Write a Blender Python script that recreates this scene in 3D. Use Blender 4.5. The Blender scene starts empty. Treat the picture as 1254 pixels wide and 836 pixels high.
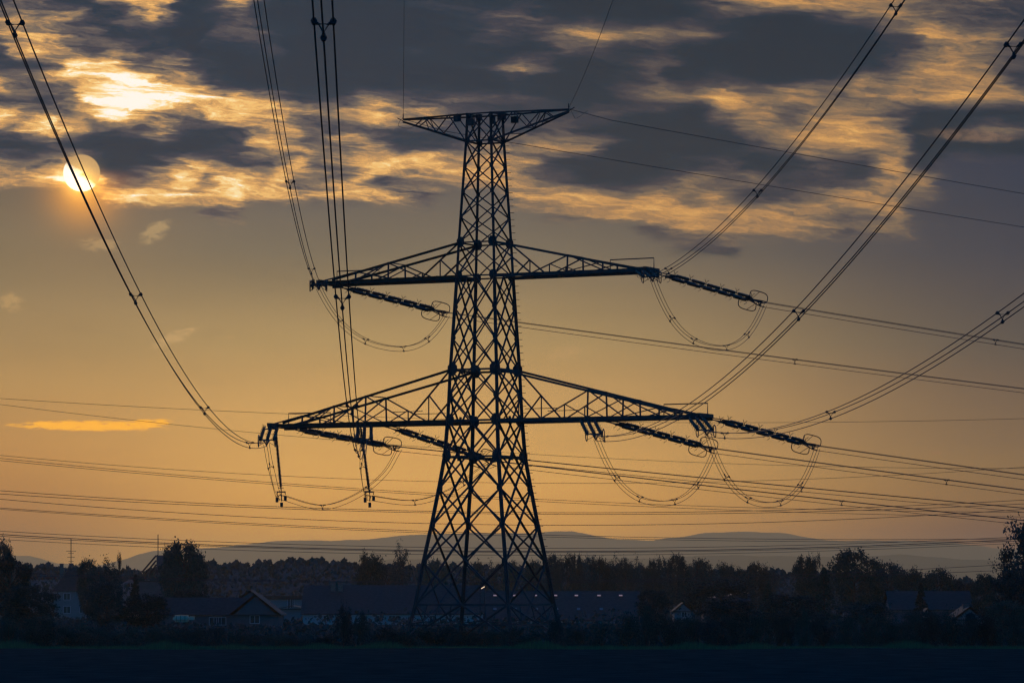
import bpy, bmesh, math, random
import numpy as np
from mathutils import Vector, Matrix

# ------------------------------------------------------------------ camera, sky, sun, exposure
SC = bpy.context.scene
COL = SC.collection
F = 4900.0            # focal length in pixels of a 1254 px wide frame
CX, HY = 627.0, 740.0 # principal column, horizon row
CZ = 3.0              # eye height
cam_d = bpy.data.cameras.new('camera'); cam = bpy.data.objects.new('camera', cam_d); COL.objects.link(cam)
cam.location = (0, 0, CZ); cam.rotation_euler = (math.radians(90), 0, 0)
cam_d.sensor_width = 36.0; cam_d.lens = 36.0 * F / 1254.0
cam_d.shift_y = (HY - 418.0) / 1254.0
cam_d.clip_start = 1.0; cam_d.clip_end = 60000.0
SC.camera = cam
SC.view_settings.view_transform = 'Standard'
try: SC.view_settings.look = 'None'
except Exception: pass
SC.view_settings.exposure = 0.0; SC.view_settings.gamma = 1.0
SC.view_settings.use_curve_mapping = False

SUN_AZ = math.atan((99 - CX) / F)        # left of the view axis (+Y)
SUN_EL = math.atan((HY - 212) / F)
sun_d = bpy.data.lights.new('sun', 'SUN'); sun = bpy.data.objects.new('sun', sun_d); COL.objects.link(sun)
sun_d.energy = 0.32; sun_d.angle = math.radians(0.53); sun_d.color = (1.0, 0.58, 0.20)
sdir = Vector((math.sin(SUN_AZ) * math.cos(SUN_EL), math.cos(SUN_AZ) * math.cos(SUN_EL), math.sin(SUN_EL)))
sun.rotation_euler = sdir.to_track_quat('Z', 'Y').to_euler()

def lin(c):
    o = []
    for v in c:
        v = v / 255.0
        o.append(v / 12.92 if v <= 0.04045 else ((v + 0.055) / 1.055) ** 2.4)
    return tuple(o)

HAZE = 5.4e-5
AMB = 4.6      # strength of the blue part of the dome outside the sunset
AIR = (0.150, 0.120, 0.090)   # light scattered towards the viewer by a thick layer of the haze
def behind_haze(c, row):
    """radiance the sky needs above the haze layer so that c arrives at the viewer"""
    el = max((HY - row) / F, 0.004); T = math.exp(-HAZE * min(509.0 / el, 29900.0))
    return tuple(max(0.0, (v - (1 - T) * j)) / T for v, j in zip(lin(c), AIR))
def build_world():
    w = bpy.data.worlds.new('World'); SC.world = w; w.use_nodes = True
    nt = w.node_tree; N = nt.nodes; L = nt.links
    for n in list(N): N.remove(n)
    out = N.new('ShaderNodeOutputWorld'); bg = N.new('ShaderNodeBackground'); L.new(bg.outputs[0], out.inputs[0])
    def put(sock, v):
        if isinstance(v, bpy.types.NodeSocket): L.new(v, sock)
        else: sock.default_value = v
    def M(op, a, b=0.0, c=None, clamp=False):
        n = N.new('ShaderNodeMath'); n.operation = op; n.use_clamp = clamp
        put(n.inputs[0], a); put(n.inputs[1], b)
        if c is not None: put(n.inputs[2], c)
        return n.outputs[0]
    def V(op, a, b=None, sc=None):
        n = N.new('ShaderNodeVectorMath'); n.operation = op; put(n.inputs[0], a)
        if b is not None: put(n.inputs[1], b)
        if sc is not None: put(n.inputs['Scale'], sc)
        return n.outputs[0]
    def MIX(f, a, b):
        n = N.new('ShaderNodeMix'); n.data_type = 'RGBA'; n.clamp_factor = True
        put(n.inputs[0], f); put(n.inputs[6], a); put(n.inputs[7], b); return n.outputs[2]
    def MR(v, a, b, c=0.0, d=1.0, smooth=True):
        n = N.new('ShaderNodeMapRange'); n.interpolation_type = 'SMOOTHSTEP' if smooth else 'LINEAR'
        put(n.inputs[0], v); n.inputs[1].default_value = a; n.inputs[2].default_value = b
        n.inputs[3].default_value = c; n.inputs[4].default_value = d; return n.outputs[0]
    def RAMP(f, stops, interp='LINEAR'):
        n = N.new('ShaderNodeValToRGB'); cr = n.color_ramp; cr.interpolation = interp
        while len(cr.elements) < len(stops): cr.elements.new(0.5)
        for e, (p, c) in zip(cr.elements, stops): e.position = p
        for e, (p, c) in zip(cr.elements, stops):
            e.position = p; e.color = tuple(c) if len(c) == 4 else tuple(c) + (1.0,)
        put(n.inputs[0], f); return n
    tc = N.new('ShaderNodeTexCoord'); sep = N.new('ShaderNodeSeparateXYZ'); L.new(tc.outputs['Generated'], sep.inputs[0])
    X, Y, Z = sep.outputs
    yc = M('MAXIMUM', Y, 0.15)
    U = M('MULTIPLY_ADD', M('DIVIDE', X, yc), F, CX)      # tangent of azimuth, spread over the sunset quarter
    W = M('MULTIPLY_ADD', M('DIVIDE', Z, yc), -F, HY)     # tangent of elevation
    def noise(su, sw, detail, rough, off=0.0, dist=0.0, color=False):
        cmb = N.new('ShaderNodeCombineXYZ')
        put(cmb.inputs[0], M('MULTIPLY', U, 1.0 / su)); put(cmb.inputs[1], M('MULTIPLY', W, 1.0 / sw)); cmb.inputs[2].default_value = off
        n = N.new('ShaderNodeTexNoise'); n.noise_dimensions = '3D'
        L.new(cmb.outputs[0], n.inputs['Vector']); n.inputs['Scale'].default_value = 1.0
        n.inputs['Detail'].default_value = detail; n.inputs['Roughness'].default_value = rough; n.inputs['Distortion'].default_value = dist
        return n.outputs['Color'] if color else n.outputs[0]
    # domain warp: broad sheets pulled out sideways, then fine curls
    n1 = N.new('ShaderNodeSeparateColor'); L.new(noise(120, 24, 4, 0.55, 1.3, color=True), n1.inputs[0])
    n2 = N.new('ShaderNodeSeparateColor'); L.new(noise(34, 9, 5, 0.65, 7.3, color=True), n2.inputs[0])
    wu = M('ADD', M('ADD', U, M('MULTIPLY', M('SUBTRACT', n1.outputs[0], 0.5), 105.0)), M('MULTIPLY', M('SUBTRACT', n2.outputs[0], 0.5), 36.0))
    ww = M('ADD', M('ADD', W, M('MULTIPLY', M('SUBTRACT', n1.outputs[1], 0.5), 24.0)), M('MULTIPLY', M('SUBTRACT', n2.outputs[1], 0.5), 12.0))
    PAL = [(36,55,66),(46,58,70),(66,66,76),(95,87,86),(128,110,92),(174,135,95),(216,162,98),(245,193,116),(253,224,164),(255,246,232)]
    PAL = [behind_haze(c, 130) for c in PAL]
    left = ["233211576611251000000", "443441146311121000000", "665433111100333110000", "146532321110001200000",
            "211387743442100000000", "644556686454110000000", "221238999987655421111", "844434895334777665434",
            "346742112521125552243", "001210000000125654445", "544563100147411136346", "566797322584787673346",
            "......678776785455665", "............33.......", ".....................", "....................."]
    right = ["001111001125555543343", "000123111122213454322", "000132454442000135443", "001111332211000024543",
             "000014112311000235543", "000001112323233545552", "632322113446454455654", "755222232214535531111",
             "311222311112445651143", "511244551111245541111", "676555101123113252...", "624565311243422255...",
             "663..5665545234554...", "......45666555545....", ".........35555434....", "..........33........."]
    def grid(rows, u0, u1):
        fu = M('MULTIPLY_ADD', wu, 1.0 / (u1 - u0), -u0 / (u1 - u0))
        col = None; alp = None
        for i, r in enumerate(rows):
            n = len(r); st = []
            for k, ch in enumerate(r):
                a = 0.0 if ch == '.' else 1.0; v = 0.38 if ch == '.' else int(ch) / 9.0
                st.append((k / (n - 1), (v, v, v, a)))
            rp = RAMP(fu, st, 'EASE')
            wgt = M('SUBTRACT', 1.0, M('ABSOLUTE', M('MULTIPLY_ADD', M('MAXIMUM', ww, 0.0), 1 / 20.0, -float(i))), clamp=True)
            c = M('MULTIPLY', rp.outputs[0], wgt); a = M('MULTIPLY', rp.outputs[1], wgt)
            col = c if col is None else M('ADD', col, c)
            alp = a if alp is None else M('ADD', alp, a)
        return col, alp
    cl, al = grid(left, 0.0, 440.0)
    cr_, ar = grid(right, 440.0, 1254.0)
    side = MR(wu, 405.0, 475.0)
    def lerp(f, a, b): return M('ADD', a, M('MULTIPLY', f, M('SUBTRACT', b, a)))
    lvl = lerp(side, cl, cr_); alpha = lerp(side, al, ar)
    # streak and ripple detail, stronger where the cloud is lit; streaks sink a little to the right
    tilt = M('MULTIPLY_ADD', U, -0.10, 0.0)
    def tnoise(su, sw, det_, ro, off, dist=0.0):
        cmb = N.new('ShaderNodeCombineXYZ')
        put(cmb.inputs[0], M('MULTIPLY', wu, 1.0 / su)); put(cmb.inputs[1], M('MULTIPLY', M('ADD', ww, tilt), 1.0 / sw)); cmb.inputs[2].default_value = off
        n = N.new('ShaderNodeTexNoise'); n.noise_dimensions = '3D'; L.new(cmb.outputs[0], n.inputs['Vector'])
        n.inputs['Scale'].default_value = 1.0; n.inputs['Detail'].default_value = det_; n.inputs['Roughness'].default_value = ro; n.inputs['Distortion'].default_value = dist
        return M('SUBTRACT', n.outputs[0], 0.5)
    d1 = tnoise(150, 13, 7, 0.62, 4.1, 0.2); d2 = tnoise(36, 6.0, 6, 0.66, 9.7, 0.3); d3 = tnoise(11, 3.0, 3, 0.6, 14.2, 0.0)
    det = M('ADD', M('ADD', M('MULTIPLY', d1, 1.0), M('MULTIPLY', d2, 0.70)), M('MULTIPLY', d3, 0.28))
    amp = M('MULTIPLY', MR(lvl, 0.0, 0.5, 0.34, 1.0, False), MR(U, 480, 760, 1.0, 0.62))
    lvl = M('MAXIMUM', M('MULTIPLY_ADD', lvl, MR(U, 420, 800, 1.0, 1.18), MR(U, 420, 800, 0.0, -0.11)), 0.0)
    gu = M('MULTIPLY', M('SUBTRACT', U, 165.0), 1 / 125.0); gw = M('MULTIPLY', M('SUBTRACT', W, 112.0), 1 / 62.0)
    near = M('POWER', 2.718, M('MULTIPLY', M('ADD', M('MULTIPLY', gu, gu), M('MULTIPLY', gw, gw)), -1.0))
    lvl = M('ADD', lvl, M('MULTIPLY', M('MULTIPLY', near, M('MULTIPLY_ADD', d1, 0.9, 0.13)), MR(lvl, 0.2, 0.55)))      # thin cloud lit from behind by the sun
    lvl = M('ADD', lvl, M('MULTIPLY', det, amp), clamp=True)
    cloud = RAMP(lvl, [(i / 9.0, c) for i, c in enumerate(PAL)]).outputs[0]
    alpha = MR(M('ADD', alpha, M('MULTIPLY', det, 0.6)), 0.02, 0.98)
    cloud = V('MULTIPLY', cloud, MIX(MR(U, 460, 820), (1, 1, 1, 1), (0.86, 0.83, 0.80, 1)))
    # clear sky: three elevation ramps blended across azimuth
    fv = M('MULTIPLY_ADD', W, 1 / 740.0, 0.0, clamp=True)
    def vr(pts): return V('SCALE', RAMP(fv, [(y / 740.0, tuple(v / 4 for v in behind_haze(c, y))) for y, c in pts]).outputs[0], sc=4.0)
    cen = vr([(150,(84,80,86)),(230,(100,93,88)),(310,(122,109,90)),(350,(140,120,90)),(420,(171,141,94)),(470,(190,150,94)),(540,(201,154,90)),(580,(205,155,88)),(615,(200,148,82)),(650,(187,139,80)),(690,(184,140,84))])
    lef = vr([(150,(96,90,84)),(240,(108,98,84)),(300,(124,109,86)),(350,(140,119,88)),(420,(160,130,88)),(470,(176,138,87)),(540,(181,134,80)),(570,(174,127,76)),(615,(160,116,74)),(650,(142,106,72)),(690,(132,104,74))])
    rig = vr([(150,(54,57,72)),(230,(62,64,75)),(310,(72,70,76)),(350,(82,76,76)),(420,(95,85,76)),(470,(110,92,76)),(540,(125,101,76)),(570,(132,105,74)),(615,(129,100,70)),(650,(112,89,68)),(700,(106,88,70))])
    clear = MIX(MR(U, 560, 1300), MIX(MR(U, -40, 380), lef, cen), rig)
    # thin cirrus veil variation
    veil = noise(260, 60, 4, 0.5, 21.0)
    clear = V('SCALE', clear, sc=M('MULTIPLY_ADD', M('SUBTRACT', veil, 0.5), 0.22, 1.0))
    sky = MIX(alpha, clear, cloud)
    # small separate cloudlets low in the clear sky
    fine = noise(20, 10, 6, 0.66, 33.0, 0.5)
    flat = M('MULTIPLY_ADD', noise(15, 3.2, 5, 0.62, 41.0, 0.3), 1.5, -0.22)
    def blob(u, v, a, b, rot, colr, amt, nz, lo=0.22, hi=0.78):
        c, s = math.cos(rot), math.sin(rot)
        du = M('SUBTRACT', U, u); dv = M('SUBTRACT', W, v)
        p = M('MULTIPLY', M('ADD', M('MULTIPLY', du, c), M('MULTIPLY', dv, s)), 1 / a)
        q = M('MULTIPLY', M('SUBTRACT', M('MULTIPLY', dv, c), M('MULTIPLY', du, s)), 1 / b)
        g = M('POWER', 2.718, M('MULTIPLY', M('ADD', M('MULTIPLY', p, p), M('MULTIPLY', q, q)), -1.0))
        return M('MULTIPLY', MR(M('MULTIPLY', g, M('MULTIPLY_ADD', nz, 2.6, -0.55)), lo, hi), amt), behind_haze(colr, v) + (1,)
    for args in [(108,521,78,5.2,0.01,(250,176,66),1.0,flat,0.12,0.42), (180,518,26,4.2,-0.05,(250,176,66),1.0,flat,0.12,0.42),
                 (190,284,26,13,-0.6,(176,148,106),0.7,fine), (122,300,30,10,0.1,(170,142,102),0.65,fine),
                 (14,370,18,14,0.5,(186,150,100),0.6,fine), (216,412,32,9,-0.4,(198,160,108),0.6,fine),
                 (280,413,9,3,0.0,(190,152,100),0.5,fine), (373,383,14,8,-0.3,(160,130,96),0.35,fine),
                 (500,555,60,5,0.0,(222,160,92),0.4,flat), (1146,554,9,2.4,0,(150,112,80),0.6,flat),
                 (690,432,26,9,-0.3,(190,150,100),0.35,fine), (1190,166,60,8,0.06,(150,118,92),0.45,fine,0.15,0.7)]:
        a, c = blob(*args); sky = MIX(a, sky, c)
    # the sun's disc, half behind the cloud edge, and its glow in the haze below
    du = M('SUBTRACT', U, 100.0); dv = M('SUBTRACT', W, 212.0)
    rr = M('SQRT', M('ADD', M('MULTIPLY', du, du), M('MULTIPLY', dv, dv)))
    disc = MR(rr, 23.3, 21.8)
    dn = noise(30, 9, 5, 0.6, 55.0)
    gate = M('ADD', M('MULTIPLY_ADD', W, 1 / 9.0, -201 / 9.0), M('ADD', M('MULTIPLY', M('SUBTRACT', dn, 0.5), 3.0), M('MULTIPLY', M('SUBTRACT', 88.0, U), 0.09)), clamp=True)
    sunc = MIX(gate, lin((205,162,108)) + (1,), (1.5, 1.38, 1.15, 1))
    sky = MIX(disc, sky, sunc)
    def gau(u, v, s, amp):
        a = M('SUBTRACT', U, u); b = M('SUBTRACT', W, v)
        g = M('POWER', 2.718, M('MULTIPLY', M('ADD', M('MULTIPLY', a, a), M('MULTIPLY', b, b)), -1.0 / (s * s)))
        n = N.new('ShaderNodeCombineXYZ')
        for k in range(3): put(n.inputs[k], M('MULTIPLY', g, amp[k]))
        return n.outputs[0]
    below = MR(W, 202, 230)
    sky = V('ADD', sky, gau(98, 222, 17, (1.3, 0.75, 0.12)))
    sky = V('ADD', sky, V('SCALE', gau(102, 234, 36, (0.85, 0.27, -0.03)), sc=below))
    sky = V('ADD', sky, V('SCALE', gau(105, 240, 110, (0.07, 0.024, 0.0)), sc=below))
    # rest of the dome: clear dusk blue from the sky model
    st = N.new('ShaderNodeTexSky'); st.sky_type = 'NISHITA'; st.sun_disc = False
    st.sun_elevation = SUN_EL; st.sun_rotation = SUN_AZ; st.altitude = 300; st.air_density = 1.2; st.dust_density = 1.5; st.ozone_density = 4.0
    blue = V('MULTIPLY', st.outputs[0], (0.055 * 0.01 * AMB, 0.055 * 0.42 * AMB, 0.055 * 0.84 * AMB))
    fr = M('MULTIPLY', MR(Y, 0.55, 0.88), MR(M('DIVIDE', Z, yc), 0.36, 0.165))
    tot = MIX(fr, blue, sky)
    L.new(tot, bg.inputs[0]); bg.inputs[1].default_value = 1.0
    w.cycles.sampling_method = 'MANUAL'; w.cycles.sample_map_resolution = 1024
build_world()
SC.render.engine = 'CYCLES'
SC.cycles.use_denoising = True
SC.cycles.max_bounces = 4; SC.cycles.diffuse_bounces = 2; SC.cycles.glossy_bounces = 2; SC.cycles.volume_bounces = 0
SC.cycles.transparent_max_bounces = 8
SC.cycles.filter_width = 1.35

# ------------------------------------------------------------------ helpers
def unproj(u, v, Y): return Vector(((u - CX) / F * Y, Y, CZ + (HY - v) / F * Y))
def new(name, bm_or_me, mat, parent=None, smooth=False):
    if isinstance(bm_or_me, bmesh.types.BMesh):
        me = bpy.data.meshes.new(name); bm_or_me.to_mesh(me); bm_or_me.free()
    else: me = bm_or_me
    if mat and not me.materials: me.materials.append(mat)
    if smooth:
        for p in me.polygons: p.use_smooth = True
    o = bpy.data.objects.new(name, me); COL.objects.link(o)
    if parent: o.parent = parent
    return o
def tag(o, label, cat, group=None):
    o['label'] = label; o['category'] = cat
    if group: o['group'] = group
    return o
def thing(name, label, cat, loc=(0, 0, 0), rz=0.0, group=None):
    o = bpy.data.objects.new(name, None); COL.objects.link(o)
    o.location = loc; o.rotation_euler = (0, 0, rz); o.empty_display_size = 0.5
    return tag(o, label, cat, group)
def beam(bm, p, q, w, h=None):
    p, q = Vector(p), Vector(q); h = h or w
    d = q - p
    if d.length < 1e-5: return
    d.normalize(); up = Vector((0, 0, 1)) if abs(d.z) < 0.97 else Vector((0, 1, 0))
    s = d.cross(up).normalized(); t = s.cross(d).normalized()
    vs = []
    for e in (p, q):
        for a, b in ((-1, -1), (1, -1), (1, 1), (-1, 1)):
            vs.append(bm.verts.new(e + s * (a * w / 2) + t * (b * h / 2)))
    for f in ((0, 1, 2, 3), (7, 6, 5, 4), (0, 4, 5, 1), (1, 5, 6, 2), (2, 6, 7, 3), (3, 7, 4, 0)):
        bm.faces.new([vs[i] for i in f])
def angle(bm, p, q, w, inward=None):
    """an L-profile steel angle"""
    t = w * 0.16; p, q = Vector(p), Vector(q); d = (q - p).normalized()
    up = Vector((0, 0, 1)) if abs(d.z) < 0.97 else Vector((0, 1, 0))
    s = d.cross(up).normalized(); n = s.cross(d).normalized()
    beam(bm, p + n * 0, q + n * 0, w, t)
    beam(bm, p + s * (w / 2 - t / 2) - n * (w / 2), q + s * (w / 2 - t / 2) - n * (w / 2), t, w * 0.98)
def box(bm, c, s, rz=0.0):
    c = Vector(c); m = Matrix.Rotation(rz, 3, 'Z'); vs = []
    for z in (-1, 1):
        for a, b in ((-1, -1), (1, -1), (1, 1), (-1, 1)):
            vs.append(bm.verts.new(c + m @ Vector((a * s[0] / 2, b * s[1] / 2, z * s[2] / 2))))
    for f in ((3, 2, 1, 0), (4, 5, 6, 7), (0, 1, 5, 4), (1, 2, 6, 5), (2, 3, 7, 6), (3, 0, 4, 7)):
        bm.faces.new([vs[i] for i in f])
def tube(bm, pts, r, n=6, closed=False, caps=True):
    pts = [Vector(p) for p in pts]; rings = []; N_ = len(pts); ref = None
    for i, p in enumerate(pts):
        a = pts[(i - 1) % N_] if (closed or i > 0) else p; b = pts[(i + 1) % N_] if (closed or i < N_ - 1) else p
        d = (b - a).normalized()
        if ref is None: ref = Vector((0, 0, 1)) if abs(d.z) < 0.9 else Vector((1, 0, 0))
        s = d.cross(ref)
        if s.length < 1e-4: s = d.cross(Vector((0.3, 0.9, 0.2)))
        s.normalize(); t = s.cross(d).normalized(); ref = t
        rr = r[i] if isinstance(r, (list, tuple)) else r
        rings.append([bm.verts.new(p + (s * math.cos(2 * math.pi * k / n) + t * math.sin(2 * math.pi * k / n)) * rr) for k in range(n)])
    for i in range(N_ if closed else N_ - 1):
        A, B = rings[i], rings[(i + 1) % N_]
        for k in range(n): bm.faces.new((A[k], A[(k + 1) % n], B[(k + 1) % n], B[k]))
    if not closed and caps:
        bm.faces.new(rings[0][::-1]); bm.faces.new(rings[-1])

def mat(name, col, rough=0.8, var=0.25, scale=3.0, metal=0.0, col2=None, bump=0.0, spec=0.3, emit=None):
    m = bpy.data.materials.new(name); m.use_nodes = True; nt = m.node_tree; b = nt.nodes['Principled BSDF']
    b.inputs['Roughness'].default_value = rough; b.inputs['Metallic'].default_value = metal; b.inputs['Specular IOR Level'].default_value = spec
    tc = nt.nodes.new('ShaderNodeTexCoord'); nz = nt.nodes.new('ShaderNodeTexNoise'); nz.inputs['Scale'].default_value = scale; nz.inputs['Detail'].default_value = 6
    nt.links.new(tc.outputs['Object'], nz.inputs['Vector'])
    r = nt.nodes.new('ShaderNodeValToRGB'); r.color_ramp.elements[0].position = 0.3; r.color_ramp.elements[1].position = 0.7
    c2 = col2 or tuple(min(1, c * (1 + var)) for c in col)
    r.color_ramp.elements[0].color = tuple(c * (1 - var) for c in col) + (1,); r.color_ramp.elements[1].color = tuple(c2) + (1,)
    nt.links.new(nz.outputs[0], r.inputs[0]); nt.links.new(r.outputs[0], b.inputs['Base Color'])
    if bump:
        bp = nt.nodes.new('ShaderNodeBump'); bp.inputs['Strength'].default_value = bump
        nt.links.new(nz.outputs[0], bp.inputs['Height']); nt.links.new(bp.outputs[0], b.inputs['Normal'])
    if emit:
        b.inputs['Emission Color'].default_value = emit[0] + (1,); b.inputs['Emission Strength'].default_value = emit[1]
    return m
def leafmat(name, a, b_):
    """leaf colour varies from clump to clump and from tree to tree"""
    m = bpy.data.materials.new(name); m.use_nodes = True; nt = m.node_tree; b = nt.nodes['Principled BSDF']
    b.inputs['Roughness'].default_value = 0.75; b.inputs['Specular IOR Level'].default_value = 0.15
    g = nt.nodes.new('ShaderNodeNewGeometry'); oi = nt.nodes.new('ShaderNodeObjectInfo')
    r = nt.nodes.new('ShaderNodeMix'); r.data_type = 'RGBA'
    nt.links.new(g.outputs['Random Per Island'], r.inputs[0]); r.inputs[6].default_value = a + (1,); r.inputs[7].default_value = b_ + (1,)
    h = nt.nodes.new('ShaderNodeHueSaturation'); nt.links.new(r.outputs[2], h.inputs['Color'])
    mr = nt.nodes.new('ShaderNodeMapRange'); nt.links.new(oi.outputs['Random'], mr.inputs[0]); mr.inputs[3].default_value = 0.7; mr.inputs[4].default_value = 1.35
    nt.links.new(mr.outputs[0], h.inputs['Value']); nt.links.new(h.outputs[0], b.inputs['Base Color'])
    return m
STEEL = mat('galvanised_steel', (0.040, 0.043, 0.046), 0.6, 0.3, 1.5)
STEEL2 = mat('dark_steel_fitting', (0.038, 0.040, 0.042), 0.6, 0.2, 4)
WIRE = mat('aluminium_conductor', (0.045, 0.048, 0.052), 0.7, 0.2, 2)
PORC = mat('brown_porcelain', (0.06, 0.035, 0.03), 0.35, 0.2, 6, spec=0.4)
BARK = mat('bark', (0.07, 0.055, 0.04), 0.95, 0.35, 4)
LEAF = leafmat('leaf_green', (0.016, 0.052, 0.046), (0.030, 0.080, 0.062))
LEAF_D = leafmat('leaf_dark', (0.013, 0.040, 0.040), (0.024, 0.060, 0.055))
LEAF_A = leafmat('leaf_autumn', (0.040, 0.050, 0.042), (0.030, 0.055, 0.048))
NEEDLE = leafmat('conifer_needle', (0.015, 0.040, 0.032), (0.03, 0.060, 0.045))
ROOF = mat('roof_tile_dark', (0.032, 0.034, 0.032), 0.85, 0.3, 2)
ROOF_R = mat('roof_tile_brown', (0.045, 0.038, 0.034), 0.85, 0.3, 2)
WALLW = mat('white_render', (0.17, 0.18, 0.165), 0.9, 0.08, 0.8)
WALLG = mat('grey_render', (0.19, 0.20, 0.20), 0.9, 0.1, 0.8)
WALLD = mat('dark_render', (0.09, 0.09, 0.09), 0.9, 0.15, 0.8)
WALLB = mat('pale_barn_wall', (0.30, 0.33, 0.30), 0.9, 0.12, 0.5)
GLASS = mat('dark_window_glass', (0.03, 0.035, 0.04), 0.12, 0.1, 1, spec=0.6)
FRAME = mat('white_window_frame', (0.4, 0.4, 0.4), 0.5, 0.05)
REFLECT_GLOW = mat('reflection_glow', (0.5, 0.45, 0.4), 0.3, 0.1, 1, emit=(lin((200, 150, 110)), 0.3))  # weak emission standing in for sky reflected in skylights and a roof edge
LAMPM = mat('lamp_glow', (0.9, 0.8, 0.6), 0.4, 0.05, 1, emit=((1.0, 0.62, 0.3), 1.0))
RED = mat('red_fascia', (0.10, 0.035, 0.03), 0.7, 0.15, 1)
WHITE = mat('pale_beige_paint', (0.55, 0.40, 0.28), 0.4, 0.06, 1)
RUBBER = mat('rubber', (0.03, 0.03, 0.03), 0.9, 0.2)
BRICK = mat('chimney_brick', (0.28, 0.13, 0.10), 0.9, 0.25, 5)

# ------------------------------------------------------------------ ground, field, hills
def ground():
    bm = bmesh.new()
    ys = [-400, -100, 0, 60, 110, 150, 190, 230, 262, 268, 300, 400, 600, 900, 1400, 2200, 3500, 6000, 9000, 14000, 20000, 28000]
    xs = [-9500, -3000, -1200, -500, -200, -90, -45, -20, 0, 20, 45, 90, 200, 500, 1200, 3000, 9500]
    V_ = [[bm.verts.new((x, y, 0.0)) for x in xs] for y in ys]
    for j in range(len(ys) - 1):
        for i in range(len(xs) - 1): bm.faces.new((V_[j][i], V_[j][i + 1], V_[j + 1][i + 1], V_[j + 1][i]))
    m = mat('meadow_soil', (0.035, 0.05, 0.04), 1.0, 0.4, 0.15, bump=0.2, spec=0.0)
    o = new('ground', bm, m); o['kind'] = 'structure'
    bm = bmesh.new(); rnd = random.Random(5)
    ys = np.arange(60, 266, 2.0); xs = np.arange(-44, 45, 4.0)
    V_ = [[bm.verts.new((x, y, 0.03 + 0.05 * math.sin(x * 0.21 + y * 0.07) * math.sin(y * 0.4) + rnd.uniform(0, .03))) for x in xs] for y in ys]
    for j in range(len(ys) - 1):
        for i in range(len(xs) - 1): bm.faces.new((V_[j][i], V_[j][i + 1], V_[j + 1][i + 1], V_[j + 1][i]))
    m = mat('ploughed_soil', (0.030, 0.045, 0.040), 1.0, 0.35, 0.6, bump=0.4, spec=0.0)
    o = new('field', bm, m, smooth=True); o['kind'] = 'structure'; o.location.z = 0.06
ground()
def hills(name, Y, prof, seed, depth=5000, z0=-5):
    rnd = random.Random(seed); us = np.arange(-500, 1760, 4.0)
    vs = np.interp(us, [p[0] for p in prof], [p[1] for p in prof])
    bm = bmesh.new(); rows = []
    k = [rnd.uniform(0, 6) for _ in range(6)]
    for u, v in zip(us, vs):
        v += 0.5 * math.sin(u * .05 + k[0]) + 0.35 * math.sin(u * .13 + k[1]) + rnd.uniform(-.25, .25)
        P = unproj(u, v, Y); x = P.x
        rows.append([bm.verts.new(q) for q in ((x * .93, Y - depth * .45, z0), (x * .97, Y - depth * .2, P.z * .55), (x, Y, P.z), (x * 1.03, Y + depth * .25, P.z * .7), (x * 1.06, Y + depth * .5, z0))])
    for a, b in zip(rows, rows[1:]):
        for i in range(4): bm.faces.new((a[i], b[i], b[i + 1], a[i + 1]))
    o = new(name, bm, mat(name + '_cover', (0.05, 0.06, 0.035), 1.0, 0.4, 0.004, spec=0.0), smooth=True); o['kind'] = 'structure'
hills('hills', 26000, [(-500,676),(-100,682),(14,679),(35,680),(68,689),(110,694),(150,685),(169,678),(187,675),(230,672),(280,668),(334,663),(362,661),(440,661),(474,658),(500,654),(560,653),(640,652),(700,650),(722,655),(760,660),(800,661),(838,657),(857,653),(894,650),(951,652),(986,657),(1013,661),(1100,662),(1156,662),(1188,667),(1215,671),(1254,672),(1500,678),(1760,690)], 1)
hills('lower_hills', 17000, [(-500,700),(0,698),(120,702),(260,694),(400,690),(500,684),(600,688),(720,684),(820,682),(900,679),(1000,682),(1100,679),(1180,684),(1254,688),(1760,700)], 2, depth=3600)

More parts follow.
